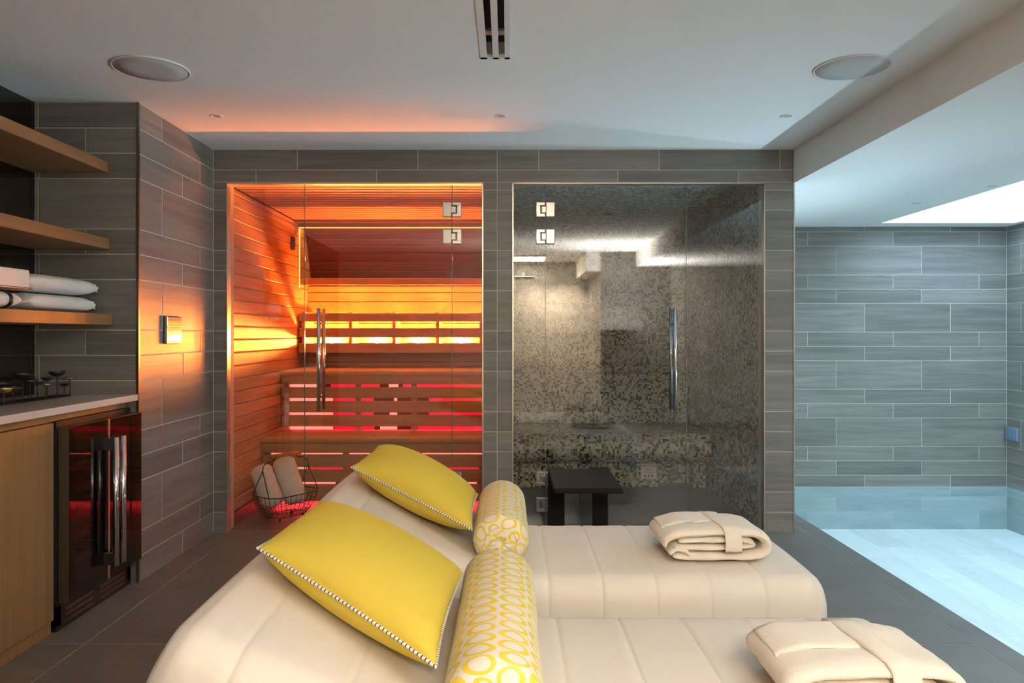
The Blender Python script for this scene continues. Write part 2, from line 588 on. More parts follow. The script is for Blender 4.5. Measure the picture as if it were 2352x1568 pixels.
for c, d in zip(fy[:-1], fy[1:]):
    if d <= YPN + .2 and d - c > .02:
        for a, b in ((1.92, 3.07), (3.07, 4.22)):
            floor_tile(a, b, c, min(d, YPN))
# ceiling of the lounge: one slab with a slot for the air grille
GX0, GX1, GY0, GY1 = -.107, .010, 1.10, 2.979
cb = MB()
for x0, x1, y0, y1 in ((-2.6, GX0, -2.6, 4.62), (GX1, XBR, -2.6, 4.62), (GX0, GX1, GY1, 4.62), (GX0, GX1, -2.6, GY0)):
    cb.box(x0, x1, y0, y1, CEIL, CEIL + .12)
ceiling = struct('ceiling', cb, M['plaster'], 'smooth white painted ceiling')
# lower ceiling over the pool with its skylight opening, and the step between the two
pb = MB()
for x0, x1, y0, y1 in ((XBR, SKX0, -2.6, 6.4), (SKX1, 4.36, -2.6, 6.4), (SKX0, SKX1, SKY1, 6.4), (SKX0, SKX1, -2.6, SKY0)):
    pb.box(x0, x1, y0, y1, LOW, LOW + .32)
struct('ceiling_pool', pb, M['plaster'], 'lower white ceiling over the pool')
# skylight shaft walls
sb = MB()
sb.box(SKX0 - .05, SKX0, SKY0, SKY1, LOW + .32, 2.62).box(SKX1, SKX1 + .05, SKY0, SKY1, LOW + .32, 2.62)
sb.box(SKX0 - .05, SKX1 + .05, SKY0 - .05, SKY0, LOW + .32, 2.62).box(SKX0 - .05, SKX1 + .05, SKY1, SKY1 + .05, LOW + .32, 2.62)
sk = struct('window_1', sb, M['white_trim'], 'rectangular skylight shaft above the pool')
obj('glazing_bar', MB().box(SKX0, SKX1, 4.86, 4.91, 2.58, 2.62), M['white_trim'], sk)
obj('glazing_bar', MB().box(SKX0, SKX1, 3.66, 3.71, 2.58, 2.62), M['white_trim'], sk)
for a, b in ((SKY0, 3.66), (3.71, 4.86), (4.91, SKY1)):
    obj('pane', MB().box(SKX0, SKX1, a, b, 2.595, 2.605), M['glass'], sk)

# tiled front of sauna and steam room
wb = MB()
wb.box(XBL - .02, XS0, YB + t, YB + .12, 0, CEIL).box(XS1, XT0, YB + t, YB + .12, 0, CEIL).box(XT1, XBR, YB + t, YB + .12, 0, CEIL)
wb.box(XS0, XS1, YB + t, YB + .12, HEAD, CEIL).box(XT0, XT1, YB + t, YB + .12, HEAD, CEIL)
wall_back = struct('wall_back', wb, M['grout'], 'grey tiled wall with two glazed openings')
SPLIT = -.060
top_j = [(683 - VX) / 382 + TL * k for k in range(-2, 6)]
sec_j = [(588 - VX) / 382 + TL * k for k in range(-2, 6)]
for i, (z0, z1) in enumerate(ROWS):
    j = [SPLIT] + (top_j if i == 14 else sec_j if i == 13 else [])
    if i == 14:
        tile_row(wall_back, 'x', YB, -1, XBL, XBR, z0, z1, j)
    elif i == 13:
        tile_row(wall_back, 'x', YB, -1, XBL, XBR, HEAD + .004, z1, j)
        for a, b in ((XBL, XS0), (XS1, XT0), (XT1, XBR)):
            tile_row(wall_back, 'x', YB, -1, a, b, z0, HEAD + .004, [SPLIT])
    else:
        for a, b in ((XBL, XS0), (XS1, XT0), (XT1, XBR)):
            tile_row(wall_back, 'x', YB, -1, a, b, z0, z1, [SPLIT])
# slim metal trims round the two openings and at the outer corner
for k, (a, b) in enumerate(((XS0, XS1), (XT0, XT1))):
    tr = MB()
    tr.box(a, a + .007, YB - .003, YB + .05, 0, HEAD).box(b - .007, b, YB - .003, YB + .05, 0, HEAD).box(a, b, YB - .003, YB + .05, HEAD - .007, HEAD)
    struct('trim_%d' % (k + 1), tr, M['trim_metal'], 'slim metal edge around a glazed opening')
struct('trim_3', MB().box(XBR - .004, XBR + .004, YB - .003, YB + .03, 0, CEIL), M['trim_metal'], 'slim metal corner edge by the pool')
# pool-side flank of the cabins
struct('wall_cabin_side', MB().box(XT1 + .05, XBR, YB + .12, 6.45, 0, LOW), M['grout'])

# projecting tiled block on the left and the niche end wall
YN = 3.545
nb = MB().box(-2.6, XBL - t, YN + t, YB + .12, 0, CEIL)
wall_left = struct('wall_left', nb, M['grout'], 'projecting grey tiled block beside the sauna')
jA, jB, jC = 1.767 * F / 792, 1.767 * F / 705, 1.767 * F / 745
jf = [(-2.263 + .02) + .25, -2.245]
for i, (z0, z1) in enumerate(ROWS):
    tile_row(wall_left, 'y', XBL, 1, YN, YB, z0, z1, [[jA, jB, jC][(14 - i) % 3]], gv=.010)
    tile_row(wall_left, 'x', YN, -1, -2.263, XBL, z0, z1, [[-2.263 + .015], [-2.02], [-2.263 + .02]][(14 - i) % 3])
struct('trim_4', MB().box(XBL - .010, XBL + .003, YN - .003, YN + .010, 0, CEIL), M['dark_steel'], 'slim steel corner edge of the tiled block')
# smoked mirror lining behind the shelves
struct('wall_mirror', MB().box(-2.30, -2.263, -2.6, YN, 0, CEIL), M['mirror'], 'smoked mirror lining behind the shelves')

# pool hall walls
YP, XP = 6.26, 4.224
pw = struct('wall_pool_back', MB().box(XBR, XP + .1, YP + t, YP + .15, -1.2, LOW), M['grout'], 'grey tiled wall behind the pool')
pa = (1855 - VX) * YP / F
offs = {'a': pa, 'b': pa + TL / 3, 'c': pa + 2 * TL / 3}
order = 'cabab' 'cacbc' 'abab'      # from the top row downwards
for i, (z0, z1) in enumerate(ROWS):
    if z0 >= LOW: continue
    k = 13 - i
    o_ = offs[order[k]]
    tile_row(pw, 'x', YP, -1, XBR, XP, max(z0, -.0), min(z1, LOW), seq(o_, XBR, XP))
tile_row(pw, 'x', YP, -1, XBR, XP, -.10, 0, seq(offs['c'], XBR, XP))
pw2 = struct('wall_pool_right', MB().box(XP + t, XP + .15, -2.6, YP + .15, -1.2, LOW), M['grout'], 'grey tiled wall at the far side of the pool')
for i, (z0, z1) in enumerate(ROWS):
    if z0 >= LOW: continue
    o_ = 5.60 + TL / 3 * (i % 3)
    tile_row(pw2, 'y', XP, -1, 3.6, YP, z0, min(z1, LOW), seq(o_, 3.6, YP))
tile_row(pw2, 'y', XP, -1, 3.6, YP, -.10, 0, seq(5.8, 3.6, YP))
# basin
ZP = -.455
bb = MB().box(1.80, XP + .1, YPN - .1, YP + .1, ZP - .12, ZP - t)
basin = struct('floor_pool', bb, M['pool_tile'], 'pale pool floor under clear water')
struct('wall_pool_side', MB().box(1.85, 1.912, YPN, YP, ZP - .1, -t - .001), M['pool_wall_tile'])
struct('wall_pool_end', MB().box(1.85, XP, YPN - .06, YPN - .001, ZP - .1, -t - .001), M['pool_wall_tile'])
xs = [1.913 + .2415 * k for k in range(0, 10)]
for i in range(9):
    for a, b in zip(seq(-2.5 + .24 * (i % 3), -2.6, YP), seq(-2.5 + .24 * (i % 3), -2.6, YP)[1:] + [YP]):
        if b > YPN:
            x0, x1 = xs[i], min(xs[i + 1], XP)
            a = max(a, YPN)
            put_tile('floor_tile', basin, ((x0 + x1) / 2, (a + b) / 2, ZP - t), b - a - .0015, x1 - x0 - .0015, M['pool_tile'], PI / 2, -PI / 2)
# submerged rows of the pool walls
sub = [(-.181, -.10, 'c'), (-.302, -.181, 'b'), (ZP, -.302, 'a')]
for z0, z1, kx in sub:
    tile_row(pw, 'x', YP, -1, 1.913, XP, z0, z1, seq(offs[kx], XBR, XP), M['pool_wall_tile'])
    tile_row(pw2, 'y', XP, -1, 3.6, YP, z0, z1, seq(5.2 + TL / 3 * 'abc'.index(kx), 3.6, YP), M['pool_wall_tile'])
wat = obj('pool_water', MB().add([(1.913, YPN, -.10), (XP, YPN, -.10), (XP, YP, -.10), (1.913, YP, -.10)], [(0, 1, 2, 3)]), M['water'])
tag(wat, 'still turquoise water filling the indoor pool', 'water')
wat['kind'] = 'stuff'

# wall behind the viewer with the shower alcove that the steam room glass mirrors
YF, YA, XA = -1.0, -2.42, .03
fbm = MB().box(1.25, XP + .1, YF - .12, YF - t, -.1, CEIL).box(-2.6, XA, YF - .12, YF - t, 0, CEIL)
wall_front = struct('wall_front', fbm, M['grout'], 'tiled wall opposite the sauna')
al = MB().box(XA - .12, 1.40, YA - .12, YA - t, 0, CEIL).box(1.25 + t, 1.40, YA, YF - .12, 0, CEIL).box(XA - .12, XA - t, YA, YF - .12, 0, CEIL)
alc = struct('wall_alcove', al, M['grout'], 'tiled shower alcove opposite the steam room')
struct('wall_alcove_soffit', MB().box(1.06, 1.25, YA, YF, 2.04, CEIL), M['plaster'])
for i, (z0, z1) in enumerate(ROWS):
    k3 = TL / 3 * (i % 3)
    tile_row(alc, 'x', YA, 1, XA, 1.25, z0, z1, seq(.1 + k3, XA, 1.25))
    tile_row(alc, 'y', 1.25, -1, YA, YF - .12, z0, z1, seq(-2.1 + k3, YA, YF))
    tile_row(alc, 'y', XA, 1, YA, YF - .12, z0, z1, seq(-2.1 + k3, YA, YF))
    tile_row(wall_front, 'x', YF, 1, 1.25, 2.2, z0, z1, seq(1.5 + k3, 1.25, 2.2))
pnl = thing('ceiling_light', 'square warm light panel in the shower alcove ceiling', 'light', (.30, -1.75, CEIL - .03))
obj('frame', MB().box(.04, .56, -2.05, -1.45, CEIL - .02, CEIL - .001), M['white_trim'], pnl)
obj('diffuser', MB().box(.06, .54, -2.03, -1.47, CEIL - .03, CEIL - .021), M['shower_light'], pnl)
rs = thing('rain_shower', 'square chrome rain shower head on a wall arm in the alcove', 'shower', (.24, YA, 2.0))
obj('shower_head', MB().rbox(.09, .39, -2.0, -1.70, 2.0, 2.025, .005), M['chrome'], rs)
obj('arm', MB().tube([(.24, YA, 2.09), (.24, -1.9, 2.09), (.24, -1.86, 2.075), (.24, -1.85, 2.03)], .011), M['chrome'], rs, True)
obj('nozzle_plate', MB().box(.11, .37, -1.98, -1.72, 1.992, 2.0), M['dark_steel'], rs)

# ------------------------------------------------------------------ lamps in the lounge ceiling
def downlight(x, y, z, label, lit=0.0, group=None, color=WARM, size=R(100), aim=None):
    d = thing('downlight', label, 'downlight', (x, y, z), group)
    obj('bezel', MB().lathe(x, y, [(.020, z - .0005), (.026, z - .003), (.036, z - .0005), (.036, z + .004), (.020, z + .004)], 28, cap=False), M['white_trim'], d, True)
    obj('lens', MB().lathe(x, y, [(.0205, z - .0010), (.0205, z - .0002)], 24), M['lamp_lens'] if not lit else M['white_trim'], d)
    if lit:
        l = bpy.data.lights.new('downlight_fill', 'SPOT')
        l.energy = lit
        l.color = color
        l.spot_size = size
        l.spot_blend = .9
        l.shadow_soft_size = .045
        o = bpy.data.objects.new('downlight_fill', l)
        o.parent = d
        o.location = (0, 0, -.06)
        if aim: o.rotation_euler = aim
        col.objects.link(o)
    return d


for px, lb in ((497, 'small recessed ceiling downlight above the tiled block'), (1150, 'small recessed ceiling downlight before the tiled pier'), (1808, 'small recessed ceiling downlight near the ceiling step')):
    yy = (CEIL - CAMZ) * F / (VY - 266)
    downlight((px - VX) * yy / F, yy, CEIL, lb)
downlight((2105 - VX) * 5.148 / F, 5.148, LOW, 'small recessed downlight in the pool ceiling away from the skylight')
downlight(2.98, 4.55, LOW, 'small recessed downlight right beside the skylight opening')
for x, y, e, tl, az in ((-.033, 1.55, 1.1, 58, -14), (-.033, .60, .35, 0, 0), (-.033, -.40, .5, 0, 0)):  # added out of view as fill for the loungers and cabin front
    downlight(x, y, CEIL, 'added warm fill downlight above the loungers', DOWN_FILL_W * e, 'added fill downlights over the loungers', aim=(R(tl), 0, R(az)), size=R(84))
for x in (.45, .90):  # added pair washing the alcove tiles so their mirror image is brighter
    downlight(x, -1.95, CEIL, 'added fill downlight in the shower alcove ceiling', ALC_FILL_W, 'added shower alcove fill downlights', size=R(95), aim=(R(-14), 0, 0))

def cove(x0, x1, label, yw):  # added uplight behind the viewer, only there to lift the ceiling
    c = thing('cove_fill_light', label, 'light', ((x0 + x1) / 2, yw, 1.25))
    obj('trough', MB().box(x0, x1, yw + .001, yw + .49, 1.25, 1.265).box(x0, x1, yw + .475, yw + .49, 1.265, 1.375), M['plaster'], c)
    l = bpy.data.lights.new('cove_fill_lamp', 'AREA')
    l.shape = 'RECTANGLE'; l.size = x1 - x0 - .05; l.size_y = .08
    l.energy = COVE_FILL_W * (x1 - x0); l.color = (1.0, .92, .83)
    o = bpy.data.objects.new('cove_fill_lamp', l)
    o.parent = c
    o.location = (0, .40, .06)
    o.rotation_euler = (R(180 - 55), 0, 0)
    col.objects.link(o)


cove(1.27, 1.72, 'added plaster trough fill light on the wall beside the shower alcove', YF)


def pool_fill(y):  # added unseen lamp throwing bluish fill up to the ceilings
    c = thing('pool_fill', 'added round underwater fill lamp on the pool side wall', 'fill light', (XP, y, -.24), 'added underwater fill lights')
    obj('rim', MB().tube([(XP - .012, y + .085 * math.cos(2 * PI * k / 28), -.24 + .085 * math.sin(2 * PI * k / 28)) for k in range(28)], .010, 8, True), M['steel'], c, True)
    obj('lens', MB().loft([[(x, y + .080 * math.cos(2 * PI * k / 28), -.24 + .080 * math.sin(2 * PI * k / 28)) for k in range(28)] for x in (XP - .001, XP - .010)]), M['candle'], c)
    l = bpy.data.lights.new('pool_fill_light', 'SPOT')
    l.spot_size = R(58); l.spot_blend = 1.0; l.shadow_soft_size = .09
    l.energy = POOL_FILL_W; l.color = POOL_FILL_C
    o = bpy.data.objects.new('pool_fill_light', l)
    o.parent = c
    o.location = (-.03, 0, 0)
    o.rotation_euler = (0, R(90 + 30), 0)
    col.objects.link(o)


for y in (3.7, 4.6, 5.4):
    pool_fill(y)

# speakers in the ceiling
for (cx, cy, r, lb) in ((-1.49, 3.096, .152, 'round white ceiling speaker near the tiled block'), (1.433, 3.08, .150, 'round white ceiling speaker near the ceiling step')):
    s = thing('ceiling_speaker', lb, 'speaker', (cx, cy, CEIL))
    obj('bezel', MB().lathe(cx, cy, [(r - .008, CEIL - .0005), (r - .006, CEIL - .006), (r, CEIL - .005), (r, CEIL)], 64, cap=False), M['white_trim'], s, True)
    obj('grille', MB().lathe(cx, cy, [(r - .008, CEIL - .0005), (r - .009, CEIL - .0045), (r * .5, CEIL - .0055), (.001, CEIL - .006)], 64), M['speaker'], s, True)

# linear air grille
g = thing('air_grille', 'long white linear slot air grille in the ceiling', 'air vent', (-.05, 2.4, CEIL))
gb = MB()
slots = [(-.081, -.057), (-.034, -.010)]
edges = [(GX0, slots[0][0]), (slots[0][1], slots[1][0]), (slots[1][1], GX1)]
for (a, b), nm in zip(edges, ('frame', 'centre_bar', 'frame')):
    obj(nm, MB().box(a, b, GY0, GY1, CEIL - .004, CEIL + .010), M['white_trim'], g)
obj('end_cap', MB().box(GX0, GX1, GY1 - .018, GY1, CEIL - .004, CEIL + .010), M['white_trim'], g)
obj('plenum', MB().box(GX0 - .02, GX1 + .02, GY0 - .02, GY1 + .02, CEIL + .121, CEIL + .13), M['vent_black'], g)
for a, b in slots:
    obj('slot_lining', MB().box(a - .004, b + .004, GY0, GY1 - .02, CEIL + .06, CEIL + .07).box(a - .006, a, GY0, GY1 - .02, CEIL + .0105, CEIL + .07).box(b, b + .006, GY0, GY1 - .02, CEIL + .0105, CEIL + .07), M['vent_black'], g)
    for yy in (2.74, 2.35, 1.9):
        obj('bridge', MB().box(a, b, yy, yy + .04, CEIL + .012, CEIL + .022), M['steel'], g)

# ------------------------------------------------------------------ sauna cabin
SXL, SXR = XS0 - .010, XS1 + .035
SYB = 6.50
svb = MB().box(SXL - .12, SXL - .018, YB + .12, SYB + .1, 0, HEAD + .06)
wsl = struct('wall_sauna_left', svb, M['groove'], 'horizontal cedar boarding of the sauna side wall')


def plank(parent, name, x0, x1, y0, y1, z0, z1, mat, c=.004):
    """board with chamfered long edges, its own object so it gets its own grain"""
    return obj(name, MB().rbox(x0, x1, y0, y1, z0, z1, c, 1), mat, parent)


def board(parent, name, centre, ln, h, th, mat, rotz=0.0, rotx=0.0, c=.004):
    """board lying along local x, shared mesh for equal sizes"""
    k = ('board', name, round(ln, 4), round(h, 4), round(th, 4), mat.name, c)
    if k not in tile_cache:
        mb = MB().rbox(-ln / 2, ln / 2, -th / 2, th / 2, -h / 2, h / 2, c, 1)
        me = bpy.data.meshes.new(name)
        me.from_pydata(mb.v, [], mb.f)
        me.materials.append(mat)
        tile_cache[k] = me
    o = bpy.data.objects.new(name, tile_cache[k])
    col.objects.link(o)
    o.parent = parent
    p = ORG[parent.name]
    o.location = (centre[0] - p[0], centre[1] - p[1], centre[2] - p[2])
    o.rotation_euler = (rotx, 0, rotz)
    ORG[o.name] = Vector(centre)
    return o


PITCH = .0825
zz = .085
while zz < HEAD - .03:
    h = min(PITCH, HEAD - zz)
    board(wsl, 'plank', (SXL - .009, (YB + .12 + SYB) / 2, zz + h / 2), SYB - YB - .12, h - .002, .018, M['cedar'], PI / 2, c=.006)
    zz += PITCH
bs = struct('baseboard_sauna', MB().box(SXL - .018, SXL + .006, YB + .12, 5.2, 0, .085), M['black'], 'black skirting along the sauna side wall')
# right cabin wall
wsr = struct('wall_sauna_right', MB().box(SXR + .018, SXR + .05, YB + .12, SYB + .1, 0, HEAD + .06), M['groove'])
zz = 0.0
while zz < HEAD - .03:
    board(wsr, 'plank', (SXR + .009, (YB + .12 + SYB) / 2, zz + PITCH / 2), SYB - YB - .12, PITCH - .002, .018, M['cedar'], PI / 2, c=.006)
    zz += PITCH
# ceiling boards across the cabin
scl = struct('ceiling_sauna', MB().box(SXL - .1, SXR + .05, YB + .12, SYB + .1, HEAD + .060, HEAD + .09), M['groove'], 'slatted cedar ceiling of the sauna')
yy = YB + .125
LN = SXR - SXL
while yy < 5.92:
    board(scl, 'ceiling_slat', ((SXL + SXR) / 2, yy + .045, HEAD + .016), LN, .030, .056, M['cedar'], c=.004)
    yy += .086
# back wall: lower boarding, lit recess, dark leaning panel
wsb = struct('wall_sauna_back', MB().box(SXL - .1, SXR + .05, SYB, SYB + .08, 0, HEAD + .06), M['groove'], 'cedar back wall of the sauna')
XC = (SXL + SXR) / 2
for z0, z1, yf in ((.88, .955, 6.30), (.955, 1.03, 6.30), (1.03, 1.115, 6.30), (1.115, 1.20, 6.30), (1.20, 1.285, 6.30), (1.285, 1.37, 6.30), (1.37, 1.468, 6.30), (1.468, 1.548, 6.30), (1.548, 1.60, 6.30)):
    board(wsb, 'plank', (XC, yf + .01, (z0 + z1) / 2), LN, z1 - z0 - .004, .02, M['cedar'], c=.005)
board(wsb, 'valance_board', (XC, 6.075, 1.622), LN, .058, .02, M['cedar'])
board(wsb, 'valance_ledge', (XC, 6.24, 1.645), LN, .012, .32, M['cedar'])
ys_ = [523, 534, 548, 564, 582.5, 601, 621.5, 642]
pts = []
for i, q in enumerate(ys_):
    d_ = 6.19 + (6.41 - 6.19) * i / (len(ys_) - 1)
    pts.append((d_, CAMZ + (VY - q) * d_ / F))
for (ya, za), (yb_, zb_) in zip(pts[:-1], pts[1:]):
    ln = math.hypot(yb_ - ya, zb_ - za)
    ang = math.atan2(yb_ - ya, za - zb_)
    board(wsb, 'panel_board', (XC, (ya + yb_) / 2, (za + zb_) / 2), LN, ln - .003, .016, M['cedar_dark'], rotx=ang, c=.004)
board(wsb, 'cornice', (XC, 6.02, 2.078), LN, .035, .022, M['cedar'])
board(wsb, 'cornice', (XC, 5.955, 2.094), LN, .012, .05, M['cedar'])
# amber strips: behind the cornice, down the side, under the valance
am = thing('amber_light_strip', 'glowing amber strip lights lining the sauna back wall', 'strip light', (XC, 6.1, 1.6))
obj('strip', MB().box(SXL + .02, SXR - .02, 6.050, 6.062, 2.074, 2.086), M['amber_hot'], am)
obj('diffuser', MB().box(SXL + .01, SXR - .01, 6.012, 6.030, 2.054, 2.060), M['amber'], am)
obj('diffuser', MB().box(SXL + .001, SXL + .006, 6.035, 6.048, 1.57, 2.058), M['amber'], am)
obj('strip', MB().box(SXL + .02, SXR - .02, 6.100, 6.115, 1.600, 1.608), M['amber_mid'], am)
# small thermometer block on the side wall
th_ = thing('wall_sensor', 'small dark sensor block on the sauna side wall', 'sensor', (SXL, 5.83, 1.86))
obj('body', MB().rbox(SXL, SXL + .022, 5.80, 5.86, 1.855, 1.955, .004), M['cedar_dark'], th_)
obj('cap', MB().rbox(SXL + .022, SXL + .026, 5.815, 5.845, 1.875, 1.935, .002), M['black'], th_)

# backrest of slats with spacer blocks
br = thing('slatted_lean_panel', 'slatted cedar backrest with bulbs glowing behind it', 'back support', (XC, 6.0, .95))
for y0, y1 in ((719, 738), (753, 775), (788, 810)):
    za, zb_ = CAMZ + (VY - y1) * 6.0 / F, CAMZ + (VY - y0) * 6.0 / F
    board(br, 'slat', (XC, 6.012, (za + zb_) / 2), LN - .01, zb_ - za, .024, M['bench_wood'], c=.005)
for px in (697, 805, 905, 1005, 1105):
    x = (px - VX) * 6.03 / F
    obj('spacer', MB().box(x - .013, x + .013, 6.025, 6.298, 1.053, 1.37), M['cedar'], br)
board(br, 'light_shelf', (XC, 6.165, 1.045), LN - .01, .014, .27, M['bench_wood'])  # added hidden shield, keeps bulb light off the boards below
for i, px in enumerate((762, 864, 960, 1058)):
    x = (px - VX) * 6.24 / F
    bl = thing('sauna_bulb', 'small glowing bulb behind the lowest sauna backrest gap', 'bulb', (x, 6.24, 1.135), 'bulbs behind the sauna backrest')
    obj('glass_bulb', MB().lathe(x, 6.24, [(.002, 1.118), (.011, 1.122), (.016, 1.134), (.013, 1.147), (.007, 1.156), (.006, 1.162)], 14), M['bulb'], bl, True)
    obj('socket', MB().lathe(x, 6.24, [(.009, 1.162), (.009, 1.185), (.004, 1.19)], 14).box(x - .004, x + .004, 6.24, 6.30, 1.175, 1.183), M['dark_steel'], bl)


def bench(name, label, yf, yb_, ztop, slats, kick):
    b_ = thing(name, label, 'bench', (XC, (yf + yb_) / 2, slats[-1][0]))
    # seat: rounded front edge board plus boards behind
    mb = MB()
    ring = []
    n = 6
    prof = [(yf + .026, ztop - .045), (yf + .010, ztop - .043)]
    for k in range(n + 1):
        a = R(200 - 110 * k / n)
        prof.append((yf + .024 + .024 * math.cos(a), ztop - .024 + .024 * math.sin(a)))
    prof += [(yf + .115, ztop), (yf + .115, ztop - .045)]
    mb.loft([[(SXL + .002, y, z) for y, z in prof], [(SXR - .002, y, z) for y, z in prof]])
    obj('front_edge', mb, M['bench_wood'], b_)
    y = yf + .121
    while y < yb_ - .03:
        d = min(.105, yb_ - y)
        board(b_, 'seat_board', (XC, y + d / 2, ztop - .012), LN - .006, .024, d - .004, M['bench_wood'], c=.004)
        y += d
    for z0, z1 in slats:
        board(b_, 'front_slat', (XC, yf + .026, (z0 + z1) / 2), LN - .006, z1 - z0, .024, M['bench_wood'], c=.004)
    for x in (SXL + .03, XC - .22, XC + .20, SXR - .03):
        obj('upright', MB().box(x - .02, x + .02, yf + .040, yf + .075, kick, ztop - .045), M['bench_wood'], b_)
    return b_


def zat(py, y):
    return CAMZ - (py - VY) * y / F


yu, yl = 5.54, 5.106
ub = bench('sauna_bench', 'upper cedar sauna bench below the backrest', yu, 6.29, .918,
      [(zat(b, yu + .014), zat(a, yu + .014)) for a, b in ((860, 882), (889, 914), (921, 947), (953, 979))], .46)
lb_ = bench('sauna_bench', 'lower cedar sauna bench nearest the floor', yl, yu + .02, .478,
      [(zat(b, yl + .014), zat(a, yl + .014)) for a, b in ((1014, 1040), (1044, 1073), (1078, 1107), (1112, 1150))], 0.0)
# red strips glowing between the slats
rd = thing('red_light_strip', 'red strip lights glowing through the sauna bench slats', 'strip light', (XC, 5.4, .05))
for gy, yq, segs in (
        (885.5, yu, ((650, 730, 'pink'), (760, 872, 'red'), (893, 915, 'pink'), (925, 1115, 'red'))),
        (917.5, yu, ((662, 765, 'pink'), (768, 858, 'red'), (905, 912, 'pink'), (985, 1115, 'red'))),
        (950, yu, ((662, 765, 'pink'), (768, 858, 'red'), (895, 912, 'pink'), (985, 1115, 'red'))),
        (982, yu, ((650, 765, 'pink'), (768, 860, 'red'), (873, 912, 'pink'), (960, 1115, 'red'))),
        (1042, yl, ((612, 660, 'pink'), (683, 850, 'pink'), (970, 1115, 'pink'))),
        (1075.5, yl, ((645, 706, 'pink'), (710, 800, 'red'), (1020, 1100, 'red'))),
        (1109.5, yl, ((660, 770, 'pink'), (1060, 1095, 'pink')))):
    y = yq + .085
    z = zat(gy, y)
    for a, b, k in segs:
        obj('led_strip', MB().box((a - VX) * y / F, min((b - VX) * y / F, SXR - .01), y, y + .006, z - .013, z + .013), M[k], rd)
obj('led_strip', MB().box(SXL + .05, SXR - .05, yl + .14, yl + .17, .02, .05), M['red_lamp'], rd)
obj('led_strip', MB().box(SXL + .05, SXR - .05, yu + .12, yu + .15, .50, .53), M['red_lamp'], rd)

# ------------------------------------------------------------------ steam room
TXR, TXL, TYB = XT1 + .004, XT0 - .006, 6.50
mos = M['mosaic']
struct('wall_steam_right', MB().box(TXR, TXR + .04, YB + .12, TYB + .05, 0, HEAD + .03), mos, 'mosaic side wall of the steam room')
struct('wall_steam_left', MB().box(TXL - .06, TXL, YB + .12, TYB + .05, 0, HEAD + .03), mos)
struct('wall_steam_back', MB().box(TXL - .06, TXR, TYB, TYB + .05, 0, HEAD + .03), mos, 'speckled mosaic back wall of the steam room')
struct('ceiling_steam', MB().box(TXL - .06, TXR, YB + .12, TYB, HEAD, HEAD + .03), mos, 'mosaic ceiling of the steam room')
sbn = thing('steam_bench', 'mosaic bench with rounded front in the steam room', 'bench', (.8, 5.95, 0))
# seat with bull-nose front
yf = 5.56
zt, zn = .435, .215
prof = [(TYB - .19, zt)]
prof += [(yf + .36 - .02 * k, zt) for k in range(1, 10)]
cy_, cz_ = yf + .115, zt - .11
for k in range(13):
    a = R(90 + 180 * k / 12)
    prof.append((cy_ + .115 * math.cos(a), cz_ + .11 * math.sin(a)))
prof += [(5.80, zn + .01), (5.80, zn - .002), (TYB - .19, zn - .002)]
obj('seat', MB().loft([[(TXL + .002, y, z) for y, z in prof], [(TXR - .02, y, z) for y, z in prof]]), mos, sbn)
obj('base', MB().box(TXL + .002, (1512 - VX) * 5.77 / F, 5.77, TYB - .19, 0, zn), mos, sbn)
obj('hatch', MB().box((1513 - VX) * 5.775 / F, (1582 - VX) * 5.775 / F, 5.775, 5.80, .03, zn), mos, sbn)
obj('plinth', MB().box((1513 - VX) * 5.80 / F, TXR - .02, 5.805, TYB - .19, 0, zn), M['floor_tile'], sbn)
obj('leg', MB().box((1592 - VX) * 5.75 / F, (1621 - VX) * 5.75 / F, 5.75, 5.804, 0, zn), mos, sbn)
bk = [(TYB - .189, 0.0), (TYB - .20, zt), (TYB - .10, .845), (TYB - .085, .86), (TYB - .001, .86), (TYB - .001, 0.0)]
obj('backrest', MB().loft([[(TXL + .002, y, z) for y, z in bk], [(TXR - .02, y, z) for y, z in bk]]), mos, sbn)
sg = thing('caution_sign', 'small square plate reading caution hot steam on the bench base', 'sign', ((1490 - VX) * 5.765 / F, 5.765, .06))
x0, x1 = (1472 - VX) * 5.765 / F, (1508 - VX) * 5.765 / F
z0, z1 = zat(1100, 5.765), zat(1063.5, 5.765)
obj('plate', MB().rbox(x0, x1, 5.760, 5.7695, z0, z1, .002, 1), M['sign'], sg)


def text(body, size, cx, y, z, mat, parent, name='lettering'):
    cu = bpy.data.curves.new(name, 'FONT')
    cu.body = body
    cu.size = size
    cu.align_x = 'CENTER'
    cu.extrude = .0006
    tmp = bpy.data.objects.new('tmp_text', cu)
    col.objects.link(tmp)
    dg = bpy.context.evaluated_depsgraph_get()
    me = bpy.data.meshes.new_from_object(tmp.evaluated_get(dg))
    bpy.data.objects.remove(tmp)
    bpy.data.curves.remove(cu)
    me.materials.clear()
    me.materials.append(mat)
    o = bpy.data.objects.new(name, me)
    col.objects.link(o)
    o.parent = parent
    p = ORG[parent.name]
    o.location = (cx - p[0], y - p[1], z - p[2])
    o.rotation_euler = (R(90), 0, 0)
    return o


